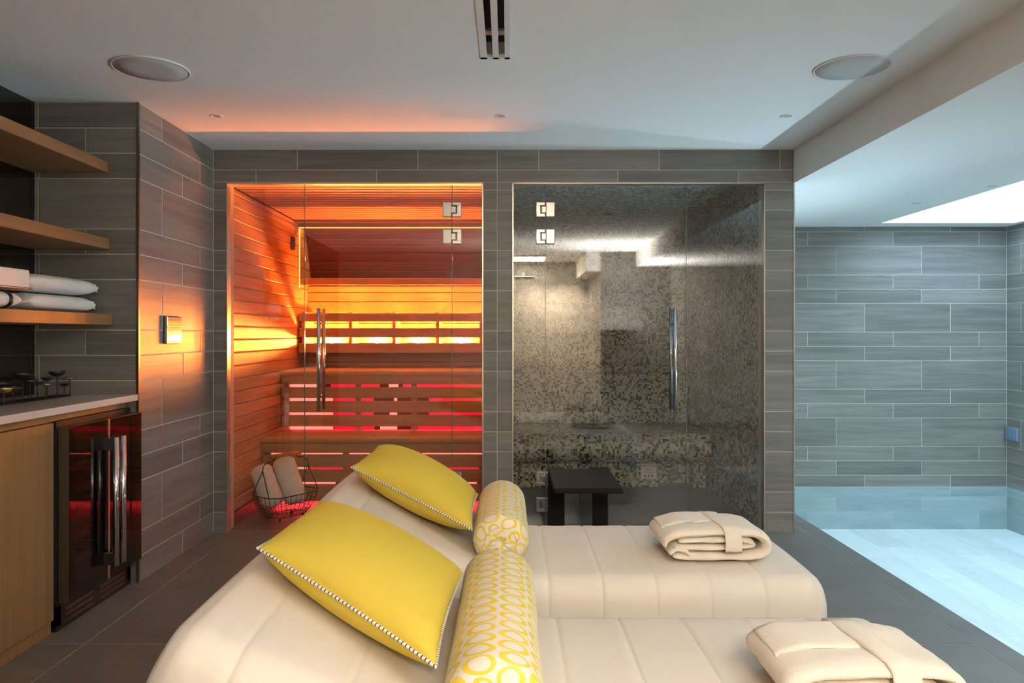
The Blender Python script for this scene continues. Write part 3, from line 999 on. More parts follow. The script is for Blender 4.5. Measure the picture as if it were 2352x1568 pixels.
cx = (x0 + x1) / 2
for s_, py in (('CAUTION', 1072), ('HOT', 1079.5), ('STEAM', 1087)):
    text(s_, .0258, cx, 5.7595, zat(py, 5.765), M['ink'], sg)
for px in (1481.5, 1490, 1498):
    x = (px - VX) * 5.76 / F
    obj('pictogram', MB().box(x - .0075, x + .0075, 5.7588, 5.7600, zat(1094.5, 5.76), zat(1090, 5.76)), M['ink'], sg)
obj('rule', MB().box(cx - .034, cx + .034, 5.7588, 5.76, zat(1097.2, 5.76), zat(1096.6, 5.76)), M['ink'], sg)
so = thing('steam_outlet', 'round brownish steam outlet beside the caution plate', 'outlet', ((1547 - VX) * 5.77 / F, 5.775, .10))
xo, zo = (1547 - VX) * 5.77 / F, zat(1090, 5.77)
obj('cover', MB().disc_y(xo, zo, .040, 5.757, 5.7745), M['drain'], so, False)
obj('ring', MB().tube([(xo + .040 * math.cos(2 * PI * k / 24), 5.758, zo + .040 * math.sin(2 * PI * k / 24)) for k in range(24)], .004, 6, True), M['dark_steel'], so, True)
# drain, ceiling fitting, hand shower ring
dxx, dyy = (1430 - VX) * 5.25 / F, CAMZ * F / (1153 - VY)
dr = thing('floor_drain', 'round metal drain in the steam room floor', 'drain', ((1430 - VX) * dyy / F, dyy, 0))
dxx = (1430 - VX) * dyy / F
obj('rim', MB().lathe(dxx, dyy, [(.055, .0005), (.058, .004), (.066, .0005)], 28, cap=False), M['drain'], dr, True)
obj('grate', MB().lathe(dxx, dyy, [(.055, .0005), (.055, .003)], 28), M['dark_steel'], dr)
ly = (HEAD - CAMZ) * F / (VY - 490)
lx = (1397 - VX) * ly / F
sl = thing('ceiling_fitting', 'round dark fitting in the steam room ceiling', 'light fitting', (lx, ly, HEAD))
obj('rim', MB().lathe(lx, ly, [(.045, HEAD), (.047, HEAD - .008), (.060, HEAD - .006), (.062, HEAD)], 28, cap=False), M['drain'], sl, True)
obj('lens', MB().lathe(lx, ly, [(.046, HEAD - .006), (.046, HEAD - .001)], 28), M['vent_black'], sl)
hy = 5.2
hp = P(1190, 858, hy)
hk = thing('hand_shower', 'chrome hose ring and holder on the steam room wall', 'shower', (TXL, hy, .82))
obj('hose_loop', MB().tube([(hp.x + .028 * math.cos(2 * PI * k / 28), hy, hp.z + .032 * math.sin(2 * PI * k / 28)) for k in range(28)], .005, 8, True), M['dark_steel'], hk, True)
obj('holder', MB().tube([(TXL, hy, hp.z - .045), (hp.x - .02, hy, hp.z - .045), (hp.x, hy, hp.z - .033)], .008), M['chrome'], hk, True)

# ------------------------------------------------------------------ glass fronts
GYF, GYK = YB + .012, YB + .022


def fixed_glass(n, x0, x1):
    w_ = struct('window_%d' % n, MB().box(x0, x1, GYF, GYK, .012, HEAD - .008), M['glass'], 'fixed glass side panel of a cabin front')
    return w_


def xg(px): return (px - VX) / 382.0


def hinge(parent, px, py0, py1, knuckle_left):
    """patch hinge joining the door to the fixed pane"""
    x = xg(px)
    z0, z1 = CAMZ - (py1 - VY) / 382, CAMZ - (py0 - VY) / 382
    w_ = .056
    s = -1 if knuckle_left else 1
    d0, d1 = (x + .002, x + w_) if knuckle_left else (x - w_, x - .002)
    f0, f1 = (x - w_, x - .002) if knuckle_left else (x + .002, x + w_)
    pm = MB()
    h = obj('hinge', MB().rbox(d0, d1, GYF - .016, GYF, z0, z1, .004, 2).rbox(d0, d1, GYK, GYK + .014, z0, z1, .004, 2), M['steel'], parent, False)
    # C-shaped plate on the fixed pane
    zc = (z1 - z0) * .24
    a, b = min(f0, f1), max(f0, f1)
    inner = .022
    if knuckle_left:
        c_ = MB().rbox(a, b, GYF - .016, GYF, z1 - zc, z1, .003, 1).rbox(a, b, GYF - .016, GYF, z0, z0 + zc, .003, 1).rbox(a, b - inner - .008, GYF - .016, GYF, z0 + zc - .002, z1 - zc + .002, .001, 1)
        k_ = MB().rbox(b - inner, d0 + .002, GYF - .014, GYF, z0 + zc + .003, z1 - zc - .003, .003, 1)
    else:
        c_ = MB().rbox(a, b, GYF - .016, GYF, z1 - zc, z1, .003, 1).rbox(a, b, GYF - .016, GYF, z0, z0 + zc, .003, 1).rbox(a + inner + .008, b, GYF - .016, GYF, z0 + zc - .002, z1 - zc + .002, .001, 1)
        k_ = MB().rbox(d1 - .002, a + inner, GYF - .014, GYF, z0 + zc + .003, z1 - zc - .003, .003, 1)
    obj('fixed_plate', c_, M['steel'], h)
    obj('knuckle', k_, M['steel'], h)
    obj('inner_plate', MB().rbox(a, b, GYK, GYK + .014, z0, z1, .003, 1), M['dark_steel'], h)


def pull(parent, px):
    x = xg(px)
    z0, z1 = CAMZ - (942 - VY) / 382, CAMZ - (708 - VY) / 382
    h = obj('handle', MB().tube([(x, GYF - .055, z0), (x, GYF - .055, z1)], .0115, 16), M['chrome'], parent, True)
    obj('inner_bar', MB().tube([(x, GYK + .055, z0), (x, GYK + .055, z1)], .0115, 16), M['chrome'], h, True)
    for z in (z0 + .09, z1 - .09):
        obj('standoff', MB().tube([(x, GYF - .055, z), (x, GYK + .055, z)], .007, 10), M['chrome'], h, True)


fixed_glass(2, XS0 + .007, xg(698) - .002)
fixed_glass(3, xg(1038) + .002, XS1 - .007)
fixed_glass(4, XT0 + .007, xg(1253) - .002)
fixed_glass(5, xg(1578) + .002, XT1 - .007)
d1 = struct('door_1', MB().box(xg(698) + .002, xg(1038) - .002, GYF, GYK, .012, HEAD - .008), M['glass'], 'frameless glass sauna door')
d2 = struct('door_2', MB().box(xg(1253) + .002, xg(1578) - .002, GYF, GYK, .012, HEAD - .008), M['glass'], 'frameless glass steam room door')
for a, b in ((464, 498), (526, 560), (1084, 1115), (1143, 1176)):
    hinge(d1, 1038, a, b, False)
    hinge(d2, 1253, a, b, True)
pull(d1, 736)
pull(d2, 1547)
for dd, px in ((d1, 698), (d2, 1578), (d1, 1038), (d2, 1253)):
    x = xg(px)
    obj('edge_seal', MB().box(x - .0016, x + .0016, GYF - .001, GYK + .001, .012, HEAD - .008), M['glass_edge'], dd)

# ------------------------------------------------------------------ wall control plate on the tiled block
y0, y1 = 3.80, 3.965
zc0, zc1 = 1.140, 1.285
wl = thing('wall_control', 'square polished metal control plate on the tiled block', 'control plate', (XBL, (y0 + y1) / 2, zc0))
obj('backplate', MB().rbox(XBL, XBL + .012, y0, y1, zc0, zc1, .003, 1), M['dark_steel'], wl)
obj('lower_panel', MB().rbox(XBL + .012, XBL + .024, y0 + .004, y1 - .002, zc0 + .012, zc0 + .088, .003, 2), M['chrome'], wl)
obj('upper_panel', MB().rbox(XBL + .012, XBL + .024, y0 + .004, y1 - .002, zc0 + .094, zc1 - .004, .003, 2), M['chrome'], wl)
obj('end_cap', MB().rbox(XBL + .012, XBL + .022, y0 - .002, y0 + .003, zc0, zc1, .002, 1), M['steel'], wl)

# ------------------------------------------------------------------ niche: shelves, worktop, cabinets, cooler
for xe, zt_, lb in ((-1.908, 2.014, 'topmost oak floating shelf in the niche'), (-1.902, 1.647, 'empty middle oak floating shelf in the niche'), (-1.884, 1.286, 'oak floating shelf carrying folded towels')):
    s = obj('floating_shelf', MB().rbox(-2.263, xe, 1.75, YN - TILE_T - .001, zt_ - .052, zt_, .002, 1), M['oak_h'])
    tag(s, lb, 'shelf', 'oak shelves in the niche')
wt = obj('worktop', MB().rbox(-2.263, XBL + .002, 1.72, YN - TILE_T - .001, .873, .903, .003, 2), M['counter'])
tag(wt, 'glossy white composite worktop in the niche', 'worktop')


def cabinet(ya, yb_, label):
    c = thing('base_cabinet', label, 'cabinet', (-2.03, (ya + yb_) / 2, 0), 'oak base cabinets')
    obj('body', MB().box(-2.26, -1.825, ya + .001, yb_ - .001, .055, .868), M['oak'], c)
    obj('door', MB().rbox(-1.822, -1.800, ya + .002, yb_ - .002, .055, .838, .0015, 1), M['oak'], c)
    obj('plinth', MB().box(-1.86, -1.812, ya + .001, yb_ - .001, 0, .052), M['oak'], c)
    obj('rail', MB().box(-1.824, -1.806, ya + .001, yb_ - .001, .842, .868), M['oak'], c)
    return c


cabinet(2.335, 2.94, 'oak base cabinet standing against the drinks cooler')
cabinet(1.73, 2.334, 'oak base cabinet farther from the drinks cooler')
FY0, FY1 = 2.955, 3.536
fr = thing('drinks_cooler', 'black double-door glass drinks cooler under the worktop', 'fridge', (-2.0, (FY0 + FY1) / 2, 0))
bdy = MB().box(-2.255, -2.235, FY0, FY1, .02, .84).box(-2.235, -1.80, FY0, FY0 + .03, .02, .84).box(-2.235, -1.80, FY1 - .03, FY1, .02, .84)
bdy.box(-2.235, -1.80, FY0 + .03, FY1 - .03, .81, .84).box(-2.235, -1.80, FY0 + .03, FY1 - .03, .10, .13)
obj('body', bdy, M['fridge_in'], fr)
obj('apron', MB().box(-1.835, -1.815, 2.945, FY1, .842, .872), M['oak'], fr)
ym = (FY0 + FY1) / 2
for k, (a, b) in enumerate(((FY0, ym - .002), (ym + .002, FY1))):
    D0, D1 = -1.792, -1.750
    bw = .042
    dm = MB().box(D0, D1, a, a + bw, .118, .818).box(D0, D1, b - bw, b, .118, .818).box(D0, D1, a + bw, b - bw, .118, .118 + .055).box(D0, D1, a + bw, b - bw, .818 - .045, .818)
    dr_ = obj('door', dm, M['fridge_black'], fr)
    obj('pane', MB().box(D1 + .0005, D1 + .003, a + .001, b - .001, .120, .816), M['fridge_glass'], dr_)
    obj('edge_strip', MB().box(D0, D1 + .001, a - .0015 if k == 0 else b - .0005, a if k == 0 else b + .001, .118, .818), M['dark_steel'], dr_)
    hy_ = ym - .030 if k == 0 else ym + .030
    hh = obj('handle', MB().tube([(-1.700, hy_, .185), (-1.700, hy_, .742)], .013, 14), M['chrome'], dr_, True)
    for z in (.215, .712):
        obj('bracket', MB().rbox(D1, -1.698, hy_ - .010, hy_ + .010, z - .026, z + .026, .003, 1), M['dark_steel'], dr_)
obj('mullion', MB().box(-1.752, -1.745, ym - .006, ym + .006, .118, .818), M['steel'], fr)
for z in (.22, .32, .42, .52, .62, .70):
    obj('rack', MB().box(-1.83, -1.815, FY0 + .035, FY1 - .035, z, z + .028), M['rack'], fr)
    for q in range(5):
        yq = FY0 + .06 + q * .115
        obj('rack_rail', MB().box(-2.22, -1.83, yq - .004, yq + .004, z, z + .008), M['dark_steel'], fr)
gr = obj('plinth_grille', MB().box(-1.84, -1.80, FY0, FY1, .0, .10), M['fridge_black'], fr)
for q in range(2):
    for z in (.025, .050, .075):
        ya = FY0 + .05 + q * .26
        obj('slot', MB().box(-1.8005, -1.796, ya, ya + .21, z - .005, z + .005), M['dark_steel'], gr)

# towels and boxes on the shelf
ZSH = 1.286


def soft_slab(x0, x1, y0, y1, z0, z1, p=4.0, amp=.003, seed=0, nu=22, nv=14, nl=40, power_ends=.30):
    """plump folded cloth: superellipse section along y with rounded ends"""
    rings = []
    cx_, cz_ = (x0 + x1) / 2, (z0 + z1) / 2
    hx, hz = (x1 - x0) / 2, (z1 - z0) / 2
    for i in range(nl + 1):
        s = -1 + 2 * i / nl
        s = math.copysign(1 - (1 - abs(s)) ** 1.8, s)
        k = (1 - abs(s) ** 9) ** .5 if abs(s) < 1 else 0
        k = max(k, .40)
        y = (y0 + y1) / 2 + s * (y1 - y0) / 2
        ring = []
        for j in range(nu * 2):
            a = 2 * PI * j / (nu * 2)
            c_, s_ = math.cos(a), math.sin(a)
            x = math.copysign(abs(c_) ** (2 / p), c_) * hx * (.9 + .1 * k)
            z = math.copysign(abs(s_) ** (2 / 2.6), s_) * hz * k
            q = Vector((cx_ + x, y, cz_ + z))
            nn = mnoise.noise(q * 22 + Vector((seed, seed * 2, 0)))
            q += Vector((x, 0, z)).normalized() * amp * nn
            ring.append(q)
        rings.append(ring)
    return MB().loft(rings)


def folded_towel(name, label, x0, x1, y0, y1, z0, z1, seed, cat='towel', group='towels on the niche shelf'):
    tw = thing(name, label, cat, ((x0 + x1) / 2, (y0 + y1) / 2, z0), group)
    h = z1 - z0
    obj('folded_body', soft_slab(x0, x1, y0, y1, z0 + .0005, z1, seed=seed, amp=.006), M['terry'], tw, True)
    obj('hem', MB().tube([(x1 - .012, y1 - .004 - .02 * abs(math.sin(k)), z0 + h * (.30 + .40 * k / 8)) for k in range(9)], .005, 6), M['terry'], tw, True)
    return tw


folded_towel('folded_towel', 'white folded towel lying directly on the niche shelf', -2.22, -1.940, 3.02, 3.505, ZSH + .003, ZSH + .078, 1)
folded_towel('folded_towel', 'white folded towel on top of the other towel', -2.22, -1.935, 3.00, 3.515, ZSH + .083, ZSH + .160, 5)
bx_ = thing('gift_box', 'pale grey flat box with a slim lid beside the upper towel', 'box', (-2.06, 2.8, ZSH + .085))
obj('box_body', MB().rbox(-2.2, -1.925, 2.62, 2.985, ZSH + .0895, ZSH + .162, .006, 2), M['candle'], bx_)
obj('box_base', MB().rbox(-2.21, -1.917, 2.61, 2.995, ZSH + .0815, ZSH + .0895, .003, 1), M['steel'], bx_)
rt = thing('rolled_towel', 'rolled pale towel tied with a dark band under the grey box', 'towel', (-2.06, 2.75, ZSH), 'towels on the niche shelf')
obj('roll', soft_slab(-2.2, -1.945, 2.60, 2.975, ZSH + .004, ZSH + .077, seed=9), M['terry'], rt, True)
ry = 2.90
obj('band', MB().loft([[(-2.073 + .1335 * math.copysign(abs(math.cos(a)) ** .5, math.cos(a)), y, ZSH + .0410 + .0395 * math.copysign(abs(math.sin(a)) ** .77, math.sin(a))) for a in [2 * PI * k / 32 for k in range(32)]] for y in (ry - .008, ry + .008)]), M['black'], rt, True)

# wire candle stand on the worktop
ZC = .903
cs = thing('candle_stand', 'black wire stand of small candle bowls on the worktop', 'candle stand', (-2.06, 3.1, ZC))
for x in (-2.09, -2.03):
    obj('rail', MB().tube([(x, 2.72, ZC + .004), (x, 3.44, ZC + .004)], .004, 6), M['wire'], cs)
for y in (2.72, 2.95, 3.2, 3.44):
    obj('cross_bar', MB().tube([(-2.09, y, ZC + .004), (-2.03, y, ZC + .004)], .003, 6), M['wire'], cs)
for (px, py, x, r_, gold) in ((161, 866, -2.03, .022, 1), (131, 853, -2.06, .038, 0), (108, 867, -2.09, .026, 0), (106, 881, -2.03, .023, 1), (86, 876, -2.09, .026, 0), (70, 873, -2.03, .032, 0), (52, 857, -2.06, .046, 0), (30, 888, -2.03, .034, 0), (6, 879, -2.09, .032, 0), (10, 890, -2.03, .036, 1), (148, 880, -2.09, .024, 0)):
    y = x * F / (px - VX)
    z = CAMZ - (py - VY) * y / F
    st = obj('stem', MB().tube([(x, y, ZC + .004), (x, y, z - r_ * .55)], .0025, 6), M['wire'], cs)
    bp_ = [(.002, z - r_ * .62), (r_ * .55, z - r_ * .50), (r_ * .85, z - r_ * .22), (r_, z), (r_ * .95, z), (r_ * .8, z - r_ * .2), (r_ * .5, z - r_ * .42), (.002, z - r_ * .5)]
    bo = obj('bowl', MB().lathe(x, y, bp_, 20), M['black'] if not gold else M['brass_in'], cs, True)
    if r_ > .03:
        obj('candle', MB().lathe(x, y, [(r_ * .45, z - r_ * .42), (r_ * .45, z - .001), (.002, z + .001)], 16), M['candle'], bo)

# small box on the far pool wall
cbx = thing('pool_control_box', 'small blue-grey box on the pool side wall', 'control box', (XP, 6.17, .30))
obj('housing', MB().rbox(XP - .03, XP, 6.10, 6.235, .305, .415, .006, 2), M['blue_box'], cbx)
obj('cover', MB().rbox(XP - .036, XP - .03, 6.11, 6.225, .315, .405, .003, 1), M['blue_box'], cbx)

# ------------------------------------------------------------------ black side table
sy0, sy1 = 3.53, 4.10
sx0, sx1 = (1258 - VX) * sy1 / F, (1395 - VX) * sy1 / F
zs = .455
stl = thing('side_table', 'black wooden side table standing before the steam room door', 'table', ((sx0 + sx1) / 2, 4.05, 0))
nx0, nx1 = (1296 - VX) * sy1 / F, (1360 - VX) * sy1 / F
tp = MB().rbox(sx0, sx1, sy0, sy1 - .05, zs - .026, zs, .004, 1).box(sx0, nx0, sy1 - .051, sy1, zs - .026, zs).box(nx1, sx1, sy1 - .051, sy1, zs - .026, zs)
obj('table_top', tp, M['stool'], stl)
for a, b in ((sx0, nx0), (nx1, sx1)):
    obj('leg', MB().rbox(a, b, sy1 - .035, sy1, .03, zs - .026, .003, 1), M['stool'], stl)
for a, b in ((sx0, nx0), (nx1, sx1)):
    obj('foot_runner', MB().rbox(a, b, 3.60, sy1, 0, .03, .003, 1), M['stool'], stl)

# ------------------------------------------------------------------ loungers
XE = 1.055            # foot end
XH = -.655            # head end
KX, SL = .00, .395    # kink and slope of the raised back


def top_z(x):
    d = (KX - x)
    k = .035
    sp = k * math.log1p(math.exp(min(d / k, 40))) if d / k < 40 else d
    return .40 + sp * SL


def lounger_body(yc, w, seams):
    rc, Re, zb = .075, .085, .09
    st = set()
    for k in range(61):
        st.add(round(XH + (XE - XH) * k / 60, 4))
    for k in range(9):
        a = PI / 2 * k / 8
        st.add(round(XH + Re * (1 - math.cos(a)), 4)); st.add(round(XE - Re * (1 - math.cos(a)), 4))
    for s in seams:
        for d in (-.020, -.010, -.004, 0, .004, .010, .020):
            st.add(round(s + d, 4))
    st = sorted(st)
    rings = []
    for x in st:
        d = min(x - XH, XE - x)
        ins = Re - math.sqrt(max(Re * Re - (Re - d) ** 2, 0)) if d < Re else 0
        gv = sum(math.exp(-((x - s) / .005) ** 2) for s in seams) * .0035
        puff = .0018 * math.sin(PI * ((x - seams[0]) / .1745 % 1.0)) if x > seams[0] - .1 else 0
        z1 = top_z(x) - ins * .9 - gv + puff
        hw = w - ins - gv * .8
        r_ = min(rc, hw)
        ring = []
        for sgn, a0 in ((1, 0), (-1, 90)):
            for k in range(9):
                a = R(a0 + 90 * k / 8)
                ring.append((yc + sgn * (hw - r_) + r_ * math.cos(a), z1 - r_ + r_ * math.sin(a)))
        # crowned top
        mid = [(yc + (hw - r_) * q, z1 + .006 * (1 - q * q)) for q in (.75, .5, .25, 0, -.25, -.5, -.75)]
        ring = ring[:9] + mid + ring[9:]
        ring += [(yc - hw, zb + .1), (yc - hw + .012, zb), (yc + hw - .012, zb), (yc + hw, zb + .1)]
        lean = .5 * max(0.0, min(1.0, (-.15 - x) / .5))
        rings.append([(x - (z1 - z) * lean * .9 if z > zb + .11 else x - (z1 - zb - .1) * lean * .9, y, z) for y, z in ring])
    return MB().loft(rings)


def lounger(label, yc, w):
    l = thing('lounger', label, 'lounger', (.2, yc, 0), 'ivory loungers')
    seams = [.133 + .1745 * k for k in range(6)]
    mb = lounger_body(yc, w, [-.50, -.30, -.06] + seams)
    obj('upholstery', mb, M['linen'], l, True)
    obj('plinth', MB().box(-.62, XE - .08, yc - w + .06, yc + w - .06, 0, .095), M['black'], l)
    return l


lounger('ivory upholstered lounger nearer the steam room, beside the side table', 2.745, .372)
lounger('ivory upholstered lounger farther from the steam room', 1.735, .385)


# ------------------------------------------------------------------ bolsters
def bolster(label, xc, y0, y1, r, z0):
    b_ = thing('bolster', label, 'bolster', (xc, (y0 + y1) / 2, z0), 'ring print bolsters')
    n = 40
    mb = MB()
    rings, uvs = [], []
    st = []
    for k in range(7):
        a = PI / 2 * k / 6
        st.append((y0 + .045 * (1 - math.sin(a)) if False else y0 + .040 * (1 - math.cos(a)), r - .040 + .040 * math.sin(a)))
    m = 26
    for k in range(1, m):
        st.append((y0 + .04 + (y1 - y0 - .08) * k / m, r))
    for k in range(7):
        a = PI / 2 * (6 - k) / 6
        st.append((y1 - .040 * (1 - math.cos(a)), r - .040 + .040 * math.sin(a)))
    arc = 0
    prev = None
    for y, rr in st:
        if prev: arc += math.hypot(y - prev[0], rr - prev[1])
        prev = (y, rr)
        ring = []
        for k in range(n + 1):
            a = 2 * PI * k / n - PI / 2
            sag = 1.0 + .05 * math.cos(a) ** 2
            q = Vector((xc + rr * math.cos(a) * sag, y, z0 + r * .96 + rr * math.sin(a) * (.96)))
            q += Vector((math.cos(a), 0, math.sin(a))) * .0035 * mnoise.noise(q * 9)
            ring.append(q)
            uvs.append((2 * PI * r * k / n, arc + y0))
        rings.append(ring)
    mb.loft(rings, cap=False, closed=False)
    mb.uv = {i: uv for i, uv in enumerate(uvs)}
    obj('cover', mb, M['rings'], b_, True)
    for ye, s in ((y0, -1), (y1, 1)):
        # gathered end panel
        e = MB()
        rg = []
        for j, q in enumerate((1.0, .8, .55, .3, .1)):
            ring = []
            for k in range(n):
                a = 2 * PI * k / n
                rr = (r - .040) * q
                dy = s * (.010 * (1 - q) * (1 if q > .2 else -.5)) + s * .003 * math.sin(a * 10) * (1 - abs(2 * q - 1))
                ring.append((xc + rr * math.cos(a) * 1.03, ye + dy, z0 + r * .96 + rr * math.sin(a) * .96))
            rg.append(ring)
        e.loft(rg, cap=False)
        e.f.append(tuple(len(e.v) - n + k for k in range(n)))
        e.uv = {i: (p[0], p[2]) for i, p in enumerate(e.v)}
        obj('end_panel', e, M['rings'], b_, True)
    return b_


bolster('white and yellow ring print bolster on the lounger nearer the steam room', -.022, 2.43, 3.07, .090, .419)
bolster('white and yellow ring print bolster on the lounger farther from the steam room', -.025, 1.33, 2.09, .092, .419)


# ------------------------------------------------------------------ cushions
def cushion(label, Lc, Bc, Rc, Fc, up, down, seed):
    """corners: left, back, right, front in world space"""
    Lc, Bc, Rc, Fc = map(Vector, (Lc, Bc, Rc, Fc))
    ce = (Lc + Bc + Rc + Fc) / 4
    nrm = (Rc - Lc).cross(Bc - Fc).normalized()
    if nrm.z < 0: nrm.negate()
    c_ = thing('cushion', label, 'cushion', (ce.x, ce.y, ce.z - .05), 'yellow piped cushions')
    N = 30

    def base(u, v):
        iu = 1 - .050 * (1 - v * v) * abs(u) ** 3
        iv = 1 - .050 * (1 - u * u) * abs(v) ** 3
        u2, v2 = u * iu, v * iv
        a, b = (u2 + 1) / 2, (v2 + 1) / 2
        return Lc * (1 - a) * (1 - b) + Fc * a * (1 - b) + Bc * (1 - a) * b + Rc * a * b

    def hgt(u, v):
        return max((1 - u * u) * (1 - v * v), 0) ** .42
    g = [-math.cos(PI * i / N) for i in range(N + 1)]
    mb = MB()
    idx = {}
    for s in (1, -1):
        for i in range(N + 1):
            for j in range(N + 1):
                edge = i in (0, N) or j in (0, N)
                if s < 0 and edge:
                    idx[(s, i, j)] = idx[(1, i, j)]
                    continue
                u, v = g[i], g[j]
                p = base(u, v)
                h = hgt(u, v)
                wr = .006 * mnoise.noise(p * 9 + Vector((seed, 0, 0))) * h + .0035 * mnoise.noise(p * 24 + Vector((0, seed, 0))) * (1 - h) * (0 if edge else 1)
                p = p + nrm * (s * (up if s > 0 else down) * h + (wr if s > 0 else 0))
                idx[(s, i, j)] = len(mb.v)
                mb.v.append(tuple(p))
        for i in range(N):
            for j in range(N):
                q = (idx[(s, i, j)], idx[(s, i + 1, j)], idx[(s, i + 1, j + 1)], idx[(s, i, j + 1)])
                mb.f.append(q if s > 0 else q[::-1])
    obj('cover', mb, M['yellow'], c_, True)
    loop = []
    K = 40
    loop += [base(-1 + 2 * k / K, -1) for k in range(K)]
    loop += [base(1, -1 + 2 * k / K) for k in range(K)]
    loop += [base(1 - 2 * k / K, 1) for k in range(K)]
    loop += [base(-1, 1 - 2 * k / K) for k in range(K)]
    out = []
    for p in loop:
        d = (p - ce); d.normalize()
        out.append(p + d * .003)
    pm = MB().tube(out, .0036, 8, True)
    arc = 0
    for k in range(len(out) + 1):
        if k: arc += (out[k % len(out)] - out[k - 1]).length
        for q in range(8): pm.uv[k * 8 + q] = (arc / .0105, q / 8)
    obj('piping', pm, M['piping'], c_, True)
    return c_


cushion('plain yellow cushion with striped piping on the lounger farther from the steam room',
        (-.562, 1.675, .705), (-.540, 2.125, .705), (-.118, 1.965, .555), (-.139, 1.429, .548), .085, .085, 1)
cushion('plain yellow cushion with striped piping on the lounger nearer the steam room',
        (-.564, 2.69, .705), (-.535, 3.10, .722), (-.121, 2.95, .552), (-.118, 2.443, .545), .085, .085, 4)


# ------------------------------------------------------------------ folded robes
def ribbon(path, th, y0, y1, seed, ny=18, amp=.004, lean=0.0):
    """thick cloth following a path in x,z and spanning y0..y1 with soft edges"""
    # resample
    P_ = [Vector((a, 0, b)) for a, b in path]
    pts_ = []
    for i in range(len(P_) - 1):
        p0, p1, p2, p3 = P_[max(i - 1, 0)], P_[i], P_[i + 1], P_[min(i + 2, len(P_) - 1)]
        steps = max(2, int((p2 - p1).length / .010))
        for k in range(steps):
            t_ = k / steps
            pts_.append(.5 * ((2 * p1) + (p2 - p0) * t_ + (2 * p0 - 5 * p1 + 4 * p2 - p3) * t_ ** 2 + (3 * p1 - p0 - 3 * p2 + p3) * t_ ** 3))
    pts_.append(P_[-1])
    rings = []
    n = len(pts_)
    for i, p in enumerate(pts_):
        d = (pts_[min(i + 1, n - 1)] - pts_[max(i - 1, 0)]).normalized()
        nr = Vector((-d.z, 0, d.x))
        e = min(i, n - 1 - i)
        k = 1.0 if e > 2 else (.55, .8, .93)[e]
        ring = []
        sec = []
        hw = (y1 - y0) / 2
        m = 12
        for q in range(m + 1):
            s = -1 + 2 * q / m
            sec.append((s, 1))
        for q in range(m + 1):
            s = 1 - 2 * q / m
            sec.append((s, -1))
        for s, side in sec:
            ed = (1 - abs(s) ** 8) ** .5 if abs(s) < 1 else 0
            ed = .30 + .70 * ed
            y = (y0 + y1) / 2 + s * hw + lean * (p.x)
            q = p + nr * side * th / 2 * ed * k
            q.y = y
            q += nr * side * amp * (mnoise.noise(q * 14 + Vector((seed, 0, 0))) + .5 * mnoise.noise(q * 34 + Vector((0, seed, 0))))
            ring.append(q)
        rings.append(ring)
    return MB().loft(rings)


def robe(label, x0, y0, z0, seed, lean=.0):
    r_ = thing('folded_robe', label, 'bathrobe', (x0 + .18, y0 + .13, z0), 'folded robes')
    D = .265

    def off(p): return [(x0 + a, z0 + b) for a, b in p]
    obj('outer_fold', ribbon(off([(.035, .020), (.12, .018), (.22, .018), (.31, .019), (.350, .030), (.362, .056), (.347, .082), (.305, .096), (.22, .100), (.12, .098), (.045, .092), (.010, .074), (.006, .056)]), .030, y0, y0 + D, seed), M['robe'], r_, True)
    obj('inner_fold', ribbon(off([(.035, .050), (.12, .048), (.20, .047), (.275, .050), (.312, .058), (.275, .073), (.20, .074), (.10, .073), (.055, .070)]), .024, y0 + .006, y0 + D - .01, seed + 4), M['robe'], r_, True)
    obj('collar_roll', ribbon(off([(.02, .028), (.045, .046), (.075, .040), (.085, .026)]), .024, y0 - .004, y0 + D - .03, seed + 8, amp=.005), M['robe'], r_, True)
    obj('lapel', ribbon(off([(.012, .094), (.07, .112), (.14, .114), (.205, .113)]), .012, y0 + .10, y0 + D - .02, seed + 11, amp=.004), M['robe'], r_, True)
    # belt looped round the bundle
    bm = MB()
    xb0, xb1 = x0 + .205, x0 + .262
    loop = []
    for a, b in ((y0 - .012, .045), (y0 - .014, .075), (y0 - .006, .108), (y0 + .02, .119), (y0 + .10, .122), (y0 + D - .05, .121), (y0 + D, .112), (y0 + D + .008, .08), (y0 + D + .006, .03)):
        loop.append((a, z0 + b))
    rings = []
    for y, z in loop:
        sh = (y - y0) * -.10
        rings.append([(xb0 + sh, y, z), (xb0 + sh + .004, y, z + .003), (xb1 + sh - .004, y, z + .003), (xb1 + sh, y, z), (xb1 + sh, y + .002, z - .006), (xb0 + sh, y + .002, z - .006)])
    bm.loft(rings)
    obj('belt', bm, M['robe'], r_, True)
    return r_


robe('cream folded bathrobe on the lounger nearer the steam room', .535, 2.525, .408, 2)
robe('cream folded bathrobe on the lounger farther from the steam room', .560, 1.475, .408, 17)

# ------------------------------------------------------------------ wire basket with rolled towels in the sauna
bkx, bky = -1.440, 4.815
ax = Vector((.60, .80, 0)).normalized()
sx_ = Vector((.80, -.60, 0)).normalized()
bk_ = thing('wire_basket', 'black wire basket with wooden grip on the sauna floor', 'basket', (bkx, bky, 0))
C0 = Vector((bkx, bky, 0))


def rim_ring(a, b, z, lift=0.0, n=None):
    pts_ = []
    ch = .05
    corners = [(-a, -b + ch), (-a, b - ch), (-a + ch, b), (a - ch, b), (a, b - ch), (a, -b + ch), (a - ch, -b), (-a + ch, -b)]
    for (p, q) in corners:
        pts_.append(C0 + ax * p + sx_ * q + Vector((0, 0, z)))
    return pts_


def along(pts_, per):
    out = []
    for i in range(len(pts_)):
        p, q = pts_[i], pts_[(i + 1) % len(pts_)]
        for k in range(per[i]):
            out.append(p.lerp(q, k / per[i]))
    return out


